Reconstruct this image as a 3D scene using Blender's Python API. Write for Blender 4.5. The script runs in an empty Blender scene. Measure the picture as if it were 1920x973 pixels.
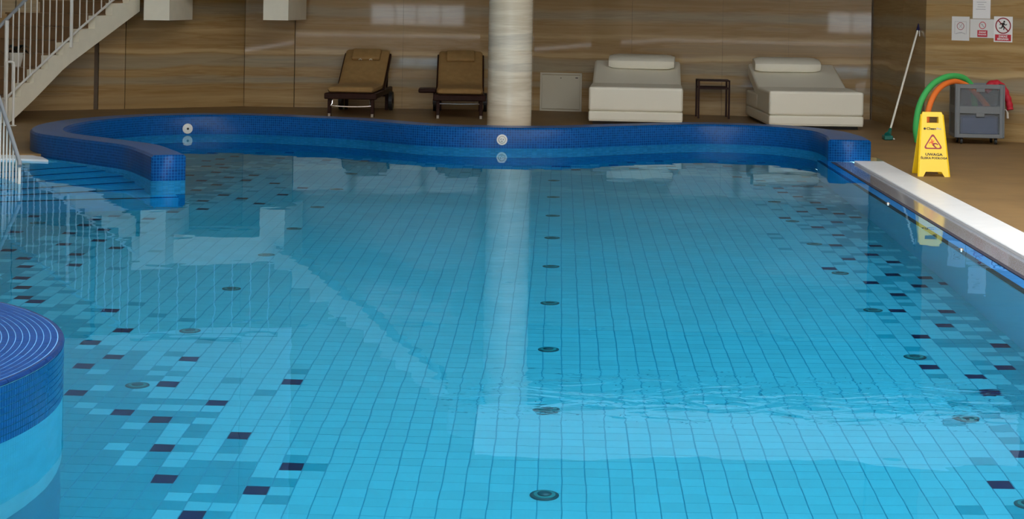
import bpy, bmesh, math, random
from mathutils import Vector, Matrix
from mathutils.geometry import tessellate_polygon

random.seed(7)
S = bpy.context.scene
COL = S.collection
PI = math.pi

# ------------------------------------------------------------------ camera
FPX, U0, V0, ROLL, EYE = 3250.0, 1050.0, -5.0, 0.0175, 1.575   # pixels (1920 wide), eye height above the water
cam_d = bpy.data.cameras.new('camera'); cam = bpy.data.objects.new('camera', cam_d); COL.objects.link(cam)
cam.location = (0, 0, EYE); cam.rotation_euler = (PI / 2, -ROLL, 0)
cam_d.sensor_width = 36; cam_d.lens = FPX / 1920 * 36
cam_d.shift_x = -(U0 - 960) / 1920; cam_d.shift_y = -(486.5 - V0) / 1920
cam_d.clip_start = 0.05; cam_d.clip_end = 200
S.camera = cam

# ------------------------------------------------------------------ world, exposure
SKY_STRENGTH = 4.9
world = bpy.data.worlds.new('world'); S.world = world; world.use_nodes = True
wb = world.node_tree.nodes['Background']
wb.inputs['Color'].default_value = (0.94, 0.97, 1.0, 1); wb.inputs['Strength'].default_value = SKY_STRENGTH
S.view_settings.view_transform = 'Standard'; S.view_settings.look = 'None'
S.view_settings.gamma = 1; S.view_settings.exposure = 0.0
S.cycles.use_denoising = True
S.cycles.max_bounces = 12; S.cycles.diffuse_bounces = 5; S.cycles.transmission_bounces = 8; S.cycles.glossy_bounces = 6
S.cycles.blur_glossy = 0.3

# ------------------------------------------------------------------ photo geometry -> world
CR, SR = math.cos(ROLL), math.sin(ROLL)
def ray(u, v):
    du, dv = u - U0, v - V0
    return (du * CR + dv * SR) / FPX, (-du * SR + dv * CR) / FPX
def on(u, v, z):
    a, b = ray(u, v); t = (EYE - z) / b; return Vector((a * t, t, z))
def atY(u, v, Y):
    a, b = ray(u, v); return Vector((a * Y, Y, EYE - b * Y))

# ------------------------------------------------------------------ materials
def lin(c):
    return tuple((x / 12.92 if x <= 0.04045 else ((x + 0.055) / 1.055) ** 2.4) for x in c)
def mat(name, col, rough=0.5, metal=0.0, spec=0.5, var=0.0, vscale=8.0, bump=0.0, bscale=60.0, alpha=1.0, coat=0.0):
    m = bpy.data.materials.new(name); m.use_nodes = True
    nt = m.node_tree; p = nt.nodes['Principled BSDF']
    p.inputs['Base Color'].default_value = (*col, 1); p.inputs['Roughness'].default_value = rough
    p.inputs['Metallic'].default_value = metal; p.inputs['Specular IOR Level'].default_value = spec
    p.inputs['Alpha'].default_value = alpha; p.inputs['Coat Weight'].default_value = coat
    if var or bump:
        tc = nt.nodes.new('ShaderNodeTexCoord')
        if var:
            n = nt.nodes.new('ShaderNodeTexNoise'); n.inputs['Scale'].default_value = vscale; n.inputs['Detail'].default_value = 5
            nt.links.new(tc.outputs['Object'], n.inputs['Vector'])
            r = nt.nodes.new('ShaderNodeValToRGB')
            r.color_ramp.elements[0].position = 0.3; r.color_ramp.elements[1].position = 0.7
            r.color_ramp.elements[0].color = (*[c * (1 - var) for c in col], 1)
            r.color_ramp.elements[1].color = (*[min(1, c * (1 + var)) for c in col], 1)
            nt.links.new(n.outputs['Fac'], r.inputs['Fac']); nt.links.new(r.outputs['Color'], p.inputs['Base Color'])
        if bump:
            n2 = nt.nodes.new('ShaderNodeTexNoise'); n2.inputs['Scale'].default_value = bscale; n2.inputs['Detail'].default_value = 3
            nt.links.new(tc.outputs['Object'], n2.inputs['Vector'])
            b = nt.nodes.new('ShaderNodeBump'); b.inputs['Strength'].default_value = bump; b.inputs['Distance'].default_value = 0.01
            nt.links.new(n2.outputs['Fac'], b.inputs['Height']); nt.links.new(b.outputs['Normal'], p.inputs['Normal'])
    return m
def tile_mat(name, col, var=0.1, rough=0.3):
    # glazed tile: every tile its own slight shade (white noise on a 10 cm grid)
    m = mat(name, col, rough); nt = m.node_tree; p = nt.nodes['Principled BSDF']
    g = nt.nodes.new('ShaderNodeNewGeometry')
    add = nt.nodes.new('ShaderNodeVectorMath'); add.operation = 'ADD'; add.inputs[1].default_value = (0.0583, 0, 0)
    sn = nt.nodes.new('ShaderNodeVectorMath'); sn.operation = 'SNAP'; sn.inputs[1].default_value = (0.1, 0.0993, 10)
    wn = nt.nodes.new('ShaderNodeTexWhiteNoise'); wn.noise_dimensions = '3D'
    mr = nt.nodes.new('ShaderNodeMapRange'); mr.inputs['To Min'].default_value = 1 - var; mr.inputs['To Max'].default_value = 1 + var
    mx = nt.nodes.new('ShaderNodeVectorMath'); mx.operation = 'SCALE'; mx.inputs[0].default_value = col
    nt.links.new(g.outputs['Position'], add.inputs[0]); nt.links.new(add.outputs[0], sn.inputs[0])
    nt.links.new(sn.outputs[0], wn.inputs['Vector']); nt.links.new(wn.outputs['Value'], mr.inputs['Value'])
    nt.links.new(mr.outputs['Result'], mx.inputs['Scale']); nt.links.new(mx.outputs[0], p.inputs['Base Color'])
    return m
def mosaic_mat(name, col, grout, tw=0.025, th=0.025, mortar=0.0022):
    # small mosaic too far away to pick apart: laid out along the UVs (metres)
    m = mat(name, col, 0.3, spec=0.15); nt = m.node_tree; p = nt.nodes['Principled BSDF']
    uv = nt.nodes.new('ShaderNodeUVMap')
    b = nt.nodes.new('ShaderNodeTexBrick'); b.offset = 0; b.squash = 1
    b.inputs['Scale'].default_value = 1; b.inputs['Brick Width'].default_value = tw; b.inputs['Row Height'].default_value = th
    b.inputs['Mortar Size'].default_value = mortar; b.inputs['Mortar Smooth'].default_value = 0.2
    b.inputs['Color1'].default_value = (*[c * 0.8 for c in col], 1); b.inputs['Color2'].default_value = (*[c * 1.2 for c in col], 1)
    b.inputs['Mortar'].default_value = (*grout, 1)
    nt.links.new(uv.outputs['UV'], b.inputs['Vector']); nt.links.new(b.outputs['Color'], p.inputs['Base Color'])
    bp = nt.nodes.new('ShaderNodeBump'); bp.invert = True; bp.inputs['Strength'].default_value = 0.3; bp.inputs['Distance'].default_value = 0.002
    nt.links.new(b.outputs['Fac'], bp.inputs['Height']); nt.links.new(bp.outputs['Normal'], p.inputs['Normal'])
    return m
WALL_COLS = [(0.42, (0.26, 0.14, 0.04)), (0.50, (0.40, 0.245, 0.085)), (0.57, (0.56, 0.38, 0.17)), (0.61, (0.34, 0.195, 0.06)),
             (0.65, (0.60, 0.43, 0.21)), (0.70, (0.38, 0.30, 0.18)), (0.80, (0.52, 0.42, 0.26))]
def travertine(name, gain=1.0, zper=1.0, rough=0.13, cols=None, coat=0.35, fine=0.22, bands=False):
    # horizontally banded polished stone
    m = mat(name, (0.4, 0.3, 0.18), rough, spec=0.25, coat=coat); nt = m.node_tree; p = nt.nodes['Principled BSDF']
    p.inputs['Coat Roughness'].default_value = 0.03
    g = nt.nodes.new('ShaderNodeNewGeometry')
    mp = nt.nodes.new('ShaderNodeMapping'); mp.inputs['Scale'].default_value = (0.22, 0.22, 3.6 * zper)
    n1 = nt.nodes.new('ShaderNodeTexNoise'); n1.inputs['Scale'].default_value = 1.0; n1.inputs['Detail'].default_value = 7
    n1.inputs['Roughness'].default_value = 0.62; n1.inputs['Distortion'].default_value = 0.25
    nt.links.new(g.outputs['Position'], mp.inputs['Vector']); nt.links.new(mp.outputs['Vector'], n1.inputs['Vector'])
    mp2 = nt.nodes.new('ShaderNodeMapping'); mp2.inputs['Scale'].default_value = (0.5, 0.5, 26 * zper)
    n2 = nt.nodes.new('ShaderNodeTexNoise'); n2.inputs['Scale'].default_value = 1.0; n2.inputs['Detail'].default_value = 4
    nt.links.new(g.outputs['Position'], mp2.inputs['Vector']); nt.links.new(mp2.outputs['Vector'], n2.inputs['Vector'])
    ma = nt.nodes.new('ShaderNodeMath'); ma.operation = 'MULTIPLY_ADD'; ma.inputs[1].default_value = fine
    nt.links.new(n2.outputs['Fac'], ma.inputs[0]); nt.links.new(n1.outputs['Fac'], ma.inputs[2])
    r = nt.nodes.new('ShaderNodeValToRGB'); cr = r.color_ramp
    cols = cols or WALL_COLS
    gain = gain if cols is not WALL_COLS else 0.80
    cr.elements[0].position = cols[0][0]; cr.elements[0].color = (*[c * gain for c in cols[0][1]], 1)
    cr.elements[1].position = cols[1][0]; cr.elements[1].color = (*[c * gain for c in cols[1][1]], 1)
    for pos, c in cols[2:]:
        e = cr.elements.new(pos); e.color = (*[x * gain for x in c], 1)
    nt.links.new(ma.outputs[0], r.inputs['Fac']); nt.links.new(r.outputs['Color'], p.inputs['Base Color'])
    if bands:
        # the slabs were cut from one block: the same grey and pale beds run along the whole wall
        sx = nt.nodes.new('ShaderNodeSeparateXYZ'); nt.links.new(g.outputs['Position'], sx.inputs[0])
        n3 = nt.nodes.new('ShaderNodeTexNoise'); n3.inputs['Scale'].default_value = 1.0; n3.inputs['Detail'].default_value = 5
        mp3 = nt.nodes.new('ShaderNodeMapping'); mp3.inputs['Scale'].default_value = (0.9, 0.9, 4.0)
        nt.links.new(g.outputs['Position'], mp3.inputs['Vector']); nt.links.new(mp3.outputs['Vector'], n3.inputs['Vector'])
        wz = nt.nodes.new('ShaderNodeMath'); wz.operation = 'MULTIPLY_ADD'; wz.inputs[1].default_value = 0.16
        nt.links.new(n3.outputs['Fac'], wz.inputs[0]); nt.links.new(sx.outputs['Z'], wz.inputs[2])
        dv = nt.nodes.new('ShaderNodeMath'); dv.operation = 'MULTIPLY_ADD'; dv.inputs[1].default_value = 1 / 3.2; dv.inputs[2].default_value = -0.025
        nt.links.new(wz.outputs[0], dv.inputs[0])
        rb = nt.nodes.new('ShaderNodeValToRGB'); rc = rb.color_ramp
        rc.elements[0].position = 0.0; rc.elements[0].color = (0.45, 0.45, 0.45, 1); rc.elements[1].position = 1.0; rc.elements[1].color = (0.5, 0.5, 0.5, 1)
        G, T_, L = 0.95, 0.45, 0.05
        for z, v in ((0.08, 0.42), (0.16, 0.2), (0.24, 0.5), (0.32, T_), (0.37, G), (0.44, 0.8), (0.47, 0.4), (0.54, 0.35), (0.58, G), (0.70, 0.85), (0.745, 0.6), (0.755, 0.0), (0.80, 0.15), (0.83, 0.5), (0.95, 0.55),
                     (1.02, 0.4), (1.06, 0.15), (1.10, 0.5), (1.24, 0.55), (1.30, 0.9), (1.38, 0.85), (1.44, 0.5), (1.8, 0.4), (1.9, 0.9), (2.0, 0.5)):
            e = rc.elements.new(z / 3.2); e.color = (v, v, v, 1)
        nt.links.new(dv.outputs[0], rb.inputs['Fac'])
        r2 = nt.nodes.new('ShaderNodeValToRGB'); c2 = r2.color_ramp
        c2.elements[0].position = 0.0; c2.elements[0].color = (0.58, 0.42, 0.21, 1); c2.elements[1].position = 1.0; c2.elements[1].color = (0.30, 0.28, 0.21, 1)
        e = c2.elements.new(0.5); e.color = (0.31, 0.18, 0.06, 1)
        nt.links.new(rb.outputs['Color'], r2.inputs['Fac'])
        mx = nt.nodes.new('ShaderNodeMix'); mx.data_type = 'RGBA'; mx.inputs['Factor'].default_value = 0.62
        nt.links.new(r.outputs['Color'], mx.inputs['A']); nt.links.new(r2.outputs['Color'], mx.inputs['B']); nt.links.new(mx.outputs['Result'], p.inputs['Base Color'])
    return m

M = {}
M['stone'] = travertine('wall travertine', rough=0.4, coat=0.6, fine=0.18, bands=True)
M['column_stone'] = travertine('column travertine', 1.0, 0.75, 0.2, [(0.38, (0.58, 0.49, 0.36)), (0.48, (0.68, 0.60, 0.46)), (0.56, (0.56, 0.47, 0.34)), (0.62, (0.71, 0.63, 0.49)), (0.68, (0.53, 0.47, 0.37)), (0.74, (0.69, 0.62, 0.49)), (0.82, (0.60, 0.55, 0.45))], 0.2, 0.14)
M['aqua_wall'] = mat('aqua pool wall', (0.42, 0.86, 0.92), 0.4, var=0.06, vscale=6)
M['turq_wall'] = mat('turquoise pool wall', (0.02, 0.40, 0.55), 0.4, var=0.06, vscale=6)
M['step_blue'] = mat('blue step tile', (0.10, 0.62, 0.85), 0.4, var=0.08, vscale=10)
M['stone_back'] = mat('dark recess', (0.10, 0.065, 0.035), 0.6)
M['deck'] = mat('deck ceramic', (0.245, 0.150, 0.064), 0.55, spec=0.2, var=0.12, vscale=2.5)
M['white_stone'] = mat('white coping stone', (0.80, 0.80, 0.79), 0.35, var=0.03)
M['plaster'] = mat('cream plaster', (0.84, 0.79, 0.64), 0.6, var=0.03)
M['white_wall'] = mat('white fascia plaster', (0.85, 0.84, 0.81), 0.7)
M['upper_wall'] = mat('beige upper wall plaster', (0.45, 0.35, 0.22), 0.7, var=0.05)
M['ceiling'] = mat('ceiling plaster', (0.78, 0.77, 0.74), 0.8)
M['aqua'] = tile_mat('aqua pool tile', (0.16, 0.59, 0.68), 0.05)
M['turq'] = tile_mat('turquoise pool tile', (0.003, 0.37, 0.46), 0.05)
M['navy'] = tile_mat('navy pool tile', (0.002, 0.012, 0.075), 0.2)
M['grout'] = mat('pool grout', (0.015, 0.36, 0.50), 0.8)
M['cobalt'] = mosaic_mat('cobalt mosaic', (0.001, 0.050, 0.20), (0.008, 0.13, 0.36), mortar=0.0018)
M['cobalt_tile'] = mat('cobalt mosaic tile', (0.001, 0.045, 0.20), 0.3, spec=0.15, var=0.25, vscale=40)
M['cobalt_rim'] = mat('dark cobalt rim tile', (0.001, 0.03, 0.14), 0.25, spec=0.25, var=0.2, vscale=40)
M['cobalt_side'] = mat('blue mosaic side tile', (0.002, 0.065, 0.23), 0.18, var=0.15, vscale=40)
M['mosaic_grout'] = mat('pale mosaic grout', (0.12, 0.34, 0.62), 0.7)
M['side_grout'] = mat('blue mosaic grout', (0.08, 0.48, 0.72), 0.7)
M['wall_aqua'] = mosaic_mat('aqua wall tile', (0.42, 0.86, 0.94), (0.3, 0.75, 0.9), 0.05, 0.05, 0.002)
M['wall_turq'] = mosaic_mat('turquoise wall tile', (0.012, 0.36, 0.53), (0.01, 0.28, 0.42), 0.05, 0.05, 0.002)
M['gray_ledge'] = mat('grey channel stone', (0.16, 0.175, 0.21), 0.10, spec=0.8)
M['dark_slot'] = mat('dark slot', (0.03, 0.028, 0.045), 0.5)
M['blue_ledge'] = mat('blue ledge tile', (0.08, 0.38, 0.72), 0.3, var=0.1, vscale=12)
M['inlet_dark'] = mat('dark teal inlet plastic', (0.012, 0.09, 0.11), 0.3)
M['inlet_cap'] = mat('inlet cap', (0.04, 0.30, 0.30), 0.25)
M['white_metal'] = mat('white painted metal', (0.72, 0.71, 0.66), 0.35)
M['rail_gray'] = mat('grey handrail', (0.27, 0.29, 0.31), 0.3)
M['steel'] = mat('polished steel', (0.8, 0.8, 0.8), 0.12, metal=1)
M['step_brown'] = mat('brown stair stone', (0.20, 0.115, 0.055), 0.35, var=0.15, vscale=3)
M['bed'] = mat('cream leatherette', (0.78, 0.74, 0.61), 0.45, bump=0.08, bscale=25)
M['bed_shadow'] = mat('shadow black plinth', (0.02, 0.017, 0.014), 0.6)  # near-black colour stands in for the shade under the bed
M['cushion'] = mat('brown cushion fabric', (0.34, 0.20, 0.07), 0.85, var=0.1, vscale=14, bump=0.15, bscale=220)
M['dark_wood'] = mat('dark wood', (0.030, 0.010, 0.006), 0.5, spec=0.15, var=0.2, vscale=20)
M['black'] = mat('black rubber', (0.012, 0.012, 0.013), 0.5)
M['panel_white'] = mat('cream painted steel', (0.60, 0.55, 0.42), 0.45)
M['sign_yellow'] = mat('yellow plastic', (0.86, 0.56, 0.01), 0.35)
M['print_black'] = mat('black print', (0.015, 0.012, 0.01), 0.6)
M['print_red'] = mat('red print', (0.55, 0.03, 0.05), 0.5)
M['print_darkred'] = mat('dark red print', (0.30, 0.02, 0.03), 0.5)
M['print_orange'] = mat('orange print', (0.80, 0.14, 0.02), 0.5)
M['paper'] = mat('white paper', (0.80, 0.79, 0.78), 0.5)
M['paper_gray'] = mat('grey print', (0.42, 0.40, 0.42), 0.6)
M['plastic_film'] = mat('plastic sleeve', (0.72, 0.71, 0.69), 0.2)
M['pole'] = mat('white pole', (0.80, 0.78, 0.68), 0.3)
M['grip_navy'] = mat('navy grip', (0.02, 0.015, 0.07), 0.5)
M['green_plastic'] = mat('dark green plastic', (0.005, 0.13, 0.10), 0.4)
M['foam_green'] = mat('green foam', (0.06, 0.50, 0.12), 0.7)
M['foam_orange'] = mat('orange foam', (0.92, 0.20, 0.025), 0.7)
M['foam_yellow'] = mat('yellow foam', (0.75, 0.55, 0.18), 0.7)
M['red'] = mat('red foam', (0.52, 0.01, 0.03), 0.6)
M['cart_gray'] = mat('grey plastic', (0.15, 0.165, 0.175), 0.45)
M['cart_dark'] = mat('dark grey plastic', (0.09, 0.095, 0.10), 0.5)
M['cart_film'] = mat('smoky clear plastic', (0.16, 0.18, 0.20), 0.25, alpha=0.42)
M['blue_box'] = mat('blue plastic', (0.04, 0.15, 0.50), 0.5)
M['jet_white'] = mat('off white jet plastic', (0.66, 0.62, 0.56), 0.35)
M['jet_beige'] = mat('beige jet insert', (0.40, 0.34, 0.27), 0.4)  # darker beige than the flange, also on the lounger foot caps
M['pot'] = mat('white pot', (0.66, 0.64, 0.56), 0.4)
M['leaf'] = mat('dark leaf', (0.006, 0.012, 0.008), 0.5)
M['soil'] = mat('soil', (0.02, 0.014, 0.01), 0.9)
M['frame_dark'] = mat('window frame', (0.08, 0.07, 0.07), 0.4)

def water_mat():
    m = bpy.data.materials.new('pool water'); m.use_nodes = True; nt = m.node_tree
    for n in list(nt.nodes): nt.nodes.remove(n)
    out = nt.nodes.new('ShaderNodeOutputMaterial')
    # water surface: Fresnel blend of a mirror and a blue-green refraction
    gl = nt.nodes.new('ShaderNodeBsdfGlossy'); gl.inputs['Roughness'].default_value = 0.0; gl.inputs['Color'].default_value = (0.55, 0.80, 1.0, 1)
    rf = nt.nodes.new('ShaderNodeBsdfRefraction'); rf.inputs['IOR'].default_value = 1.333; rf.inputs['Roughness'].default_value = 0.0
    rf.inputs['Color'].default_value = (0.45, 0.87, 1.0, 1)
    fr_ = nt.nodes.new('ShaderNodeFresnel'); fr_.inputs['IOR'].default_value = 1.333
    mxs = nt.nodes.new('ShaderNodeMixShader'); nt.links.new(fr_.outputs[0], mxs.inputs[0])
    nt.links.new(rf.outputs[0], mxs.inputs[1]); nt.links.new(gl.outputs[0], mxs.inputs[2])
    nt.links.new(mxs.outputs[0], out.inputs['Surface'])
    g = nt.nodes.new('ShaderNodeNewGeometry')
    # calm swell
    n1 = nt.nodes.new('ShaderNodeTexNoise'); n1.inputs['Scale'].default_value = 2.2; n1.inputs['Detail'].default_value = 2
    nt.links.new(g.outputs['Position'], n1.inputs['Vector'])
    # a band of disturbed water across the middle of the pool
    n2 = nt.nodes.new('ShaderNodeTexNoise'); n2.inputs['Scale'].default_value = 5.5; n2.inputs['Detail'].default_value = 3; n2.inputs['Distortion'].default_value = 0.8
    mp = nt.nodes.new('ShaderNodeMapping'); mp.inputs['Scale'].default_value = (0.55, 1.0, 1.0)
    nt.links.new(g.outputs['Position'], mp.inputs['Vector']); nt.links.new(mp.outputs['Vector'], n2.inputs['Vector'])
    sx = nt.nodes.new('ShaderNodeSeparateXYZ'); nt.links.new(g.outputs['Position'], sx.inputs[0])
    def band(sock, a, b, c, d):
        r1 = nt.nodes.new('ShaderNodeMapRange'); r1.interpolation_type = 'SMOOTHSTEP'
        r1.inputs['From Min'].default_value = a; r1.inputs['From Max'].default_value = b
        r2 = nt.nodes.new('ShaderNodeMapRange'); r2.interpolation_type = 'SMOOTHSTEP'
        r2.inputs['From Min'].default_value = c; r2.inputs['From Max'].default_value = d
        r2.inputs['To Min'].default_value = 1; r2.inputs['To Max'].default_value = 0
        nt.links.new(sock, r1.inputs['Value']); nt.links.new(sock, r2.inputs['Value'])
        mu = nt.nodes.new('ShaderNodeMath'); mu.operation = 'MULTIPLY'
        nt.links.new(r1.outputs[0], mu.inputs[0]); nt.links.new(r2.outputs[0], mu.inputs[1]); return mu.outputs[0]
    bx_ = band(sx.outputs['X'], -0.6, 0.0, 1.6, 2.2); by_ = band(sx.outputs['Y'], 6.3, 6.7, 7.0, 7.5)
    mm = nt.nodes.new('ShaderNodeMath'); mm.operation = 'MULTIPLY'; nt.links.new(bx_, mm.inputs[0]); nt.links.new(by_, mm.inputs[1])
    m2 = nt.nodes.new('ShaderNodeMath'); m2.operation = 'MULTIPLY'; nt.links.new(mm.outputs[0], m2.inputs[0]); nt.links.new(n2.outputs['Fac'], m2.inputs[1])
    m3 = nt.nodes.new('ShaderNodeMath'); m3.operation = 'MULTIPLY'; m3.inputs[1].default_value = 2.6
    nt.links.new(m2.outputs[0], m3.inputs[0])
    ad = nt.nodes.new('ShaderNodeMath'); ad.operation = 'ADD'
    nt.links.new(m3.outputs[0], ad.inputs[0]); nt.links.new(n1.outputs['Fac'], ad.inputs[1])
    bp = nt.nodes.new('ShaderNodeBump'); bp.inputs['Strength'].default_value = 1.0; bp.inputs['Distance'].default_value = 0.0014
    nt.links.new(ad.outputs[0], bp.inputs['Height']); 
    for nd in (gl, rf, fr_): nt.links.new(bp.outputs['Normal'], nd.inputs['Normal'])
    return m
M['water'] = water_mat()

# ------------------------------------------------------------------ mesh helpers
def link_mesh(name, me, m=None, parent=None):
    o = bpy.data.objects.new(name, me); COL.objects.link(o)
    if m is not None:
        for x in (m if isinstance(m, (list, tuple)) else [m]): me.materials.append(x)
    if parent is not None: o.parent = parent
    return o
def obj(name, bm, m=None, parent=None, smooth=False):
    bmesh.ops.recalc_face_normals(bm, faces=bm.faces)
    me = bpy.data.meshes.new(name); bm.to_mesh(me); bm.free()
    if smooth:
        for p in me.polygons: p.use_smooth = True
        me.set_sharp_from_angle(angle=math.radians(42))
    return link_mesh(name, me, m, parent)
def tag(o, label, cat, group=None):
    o['label'] = label; o['category'] = cat
    if group: o['group'] = group
    return o
def struct(o): o['kind'] = 'structure'; return o
def stuff(o): o['kind'] = 'stuff'; return o
def thing(name, label, cat, loc=(0, 0, 0), rz=0, group=None):
    o = bpy.data.objects.new(name, None); COL.objects.link(o); o.location = loc; o.rotation_euler = (0, 0, rz)
    o.empty_display_size = 0.1
    return tag(o, label, cat, group)
def box(bm, c, s, rot=None, bevel=0.0, seg=1):
    mx = Matrix.Translation(Vector(c)) @ (rot.to_4x4() if rot is not None else Matrix.Identity(4)) @ Matrix.Diagonal((*s, 1))
    r = bmesh.ops.create_cube(bm, size=1, matrix=mx)
    if bevel:
        es = list({e for v in r['verts'] for e in v.link_edges})
        bmesh.ops.bevel(bm, geom=es, offset=bevel, segments=seg, affect='EDGES', profile=0.5)
def bx(c, s, bevel=0.0, seg=1, rot=None):
    bm = bmesh.new(); box(bm, c, s, rot, bevel, seg); return bm
def tube(bm, pts, r, n=8, cap=True):
    pts = [Vector(p) for p in pts]; rings = []
    rad = r if isinstance(r, (list, tuple)) else [r] * len(pts)
    up = Vector((0, 0, 1)); prev = None
    for i, p in enumerate(pts):
        t = (pts[min(i + 1, len(pts) - 1)] - pts[max(i - 1, 0)]).normalized()
        if prev is None:
            a = t.cross(up)
            if a.length < 1e-3: a = t.cross(Vector((1, 0, 0)))
        else: a = prev - t * prev.dot(t)
        a.normalize(); prev = a; b = t.cross(a)
        rings.append([bm.verts.new(p + (a * math.cos(2 * PI * k / n) + b * math.sin(2 * PI * k / n)) * rad[i]) for k in range(n)])
    for i in range(len(rings) - 1):
        for k in range(n):
            bm.faces.new((rings[i][k], rings[i][(k + 1) % n], rings[i + 1][(k + 1) % n], rings[i + 1][k]))
    if cap:
        bm.faces.new(rings[0]); bm.faces.new(rings[-1][::-1])
def tb(pts, r, n=8):
    bm = bmesh.new(); tube(bm, pts, r, n); return bm
def lathe(bm, prof, n=20, mx=Matrix.Identity(4)):
    rings = []
    for r, z in prof:
        rings.append([bm.verts.new(mx @ Vector((r * math.cos(2 * PI * k / n), r * math.sin(2 * PI * k / n), z))) for k in range(n)])
    for i in range(len(rings) - 1):
        for k in range(n):
            bm.faces.new((rings[i][k], rings[i][(k + 1) % n], rings[i + 1][(k + 1) % n], rings[i + 1][k]))
    bm.faces.new(rings[0][::-1]); bm.faces.new(rings[-1])
def lt(prof, n=20, mx=Matrix.Identity(4)):
    bm = bmesh.new(); lathe(bm, prof, n, mx); return bm
def prism(bm, poly, z0, z1):
    # poly: list of (x, y); vertical sides, flat top and bottom
    n = len(poly); a = [bm.verts.new((p[0], p[1], z0)) for p in poly]; b = [bm.verts.new((p[0], p[1], z1)) for p in poly]
    for i in range(n): bm.faces.new((a[i], a[(i + 1) % n], b[(i + 1) % n], b[i]))
    for t in tessellate_polygon([[Vector((p[0], p[1], 0)) for p in poly]]):
        bm.faces.new([a[k] for k in t][::-1]); bm.faces.new([b[k] for k in t])
def pr(poly, z0, z1):
    bm = bmesh.new(); prism(bm, poly, z0, z1); return bm
def flat_shape(poly, t, mx):
    # a flat outline (x, z in a local plane, y = depth) with thickness t, placed by mx
    bm = bmesh.new(); n = len(poly)
    a = [bm.verts.new(mx @ Vector((p[0], 0, p[1]))) for p in poly]; b = [bm.verts.new(mx @ Vector((p[0], -t, p[1]))) for p in poly]
    for i in range(n): bm.faces.new((a[i], a[(i + 1) % n], b[(i + 1) % n], b[i]))
    for tr in tessellate_polygon([[Vector((p[0], p[1], 0)) for p in poly]]):
        bm.faces.new([a[k] for k in tr][::-1]); bm.faces.new([b[k] for k in tr])
    return bm
def ring_shape(r0, r1, t, mx, n=28, cx=0, cz=0):
    bm = bmesh.new(); R = []
    for k in range(n):
        c, s = math.cos(2 * PI * k / n), math.sin(2 * PI * k / n)
        R.append([bm.verts.new(mx @ Vector((cx + r * c, y, cz + r * s))) for r, y in ((r0, 0), (r1, 0), (r1, -t), (r0, -t))])
    for k in range(n):
        A, B = R[k], R[(k + 1) % n]
        for j in range(4): bm.faces.new((A[j], A[(j + 1) % 4], B[(j + 1) % 4], B[j]))
    return bm
def text_mesh(name, body, size, m, parent, mx, ext=0.0006, align='CENTER', sx=1.0):
    cu = bpy.data.curves.new(name, 'FONT'); cu.body = body; cu.size = size; cu.extrude = ext
    cu.offset = size * 0.035; cu.align_x = align; cu.align_y = 'CENTER'; cu.resolution_u = 2
    t = bpy.data.objects.new('tmp', cu); COL.objects.link(t)
    me = bpy.data.meshes.new_from_object(t.evaluated_get(bpy.context.evaluated_depsgraph_get()))
    bpy.data.objects.remove(t)
    me.transform(mx @ Matrix.Rotation(PI / 2, 4, 'X') @ Matrix.Diagonal((sx, 1, 1, 1)))
    me.name = name; me.materials.clear()
    return link_mesh(name, me, m, parent)
def catmull(pts, n=8):
    P = [Vector(p) for p in pts]; out = []
    for i in range(len(P) - 1):
        p0 = P[i - 1] if i else P[i] * 2 - P[i + 1]; p1, p2 = P[i], P[i + 1]
        p3 = P[i + 2] if i + 2 < len(P) else P[i + 1] * 2 - P[i]
        for k in range(n):
            t = k / n
            out.append(0.5 * ((2 * p1) + (p2 - p0) * t + (2 * p0 - 5 * p1 + 4 * p2 - p3) * t * t + (3 * p1 - p0 - 3 * p2 + p3) * t ** 3))
    out.append(P[-1]); return out
def copy_tree(root, loc, rz=None):
    r = root.copy(); COL.objects.link(r); r.location = loc
    if rz is not None: r.rotation_euler = (0, 0, rz)
    def rec(a, b):
        for ch in a.children:
            c = ch.copy(); COL.objects.link(c); c.parent = b; rec(ch, c)
    rec(root, r); return r

# ------------------------------------------------------------------ levels
DECK, CURB, DEPTH = 0.03, 0.215, 1.575

# ================================================================== ROOM SHELL
# back wall: a gently curved run of stone panels
BW = [Vector(p) for p in ((-9.0, 20.4), (-6.75, 21.76), (-5.63, 22.45), (-4.23, 23.43), (-3.55, 23.42), (-0.31, 23.6), (4.14, 22.95))]
def wall_pt(u):
    a = (u - U0) / FPX
    for i in range(len(BW) - 1):
        p, q = BW[i], BW[i + 1]; d = q - p
        den = d.x - a * d.y
        if abs(den) < 1e-9: continue
        t = (a * p.y - p.x) / den
        if -1e-6 <= t <= 1 + 1e-6: return p + d * t
    return None
WALL_TOP = 6.6
def offset_wall(p, q, t0, t1):
    n = Vector(((q - p).y, -(q - p).x)).normalized()     # towards the pool
    return [p + n * t0, q + n * t0, q + n * t1, p + n * t1]
bm = bmesh.new()
for i in range(len(BW) - 1): prism(bm, [v[:] for v in offset_wall(BW[i], BW[i + 1], -0.25, -0.035)], -0.1, WALL_TOP)
for i in range(len(BW) - 1):
    e = (BW[i + 1] - BW[i]).normalized() * 0.4
    prism(bm, [v[:] for v in offset_wall(BW[i] - e, BW[i + 1] + e, -0.6, -0.3)], -0.1, WALL_TOP)
wall_back = struct(obj('wall_back', bm, M['stone_back']))
def panel(p, q, z0=DECK, z1=2.9, proud=0.0, parent=None, m=None):
    o = obj('stone_panel', pr([v[:] for v in offset_wall(p, q, -0.035, proud)], z0, z1), m or M['stone'], parent); return o
def panel_u(u0, u1, proud=0.0):
    a, b = wall_pt(u0), wall_pt(u1)
    # split at a bend so that the panel follows the wall
    panel(a, b, proud=proud, parent=wall_back)
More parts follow.
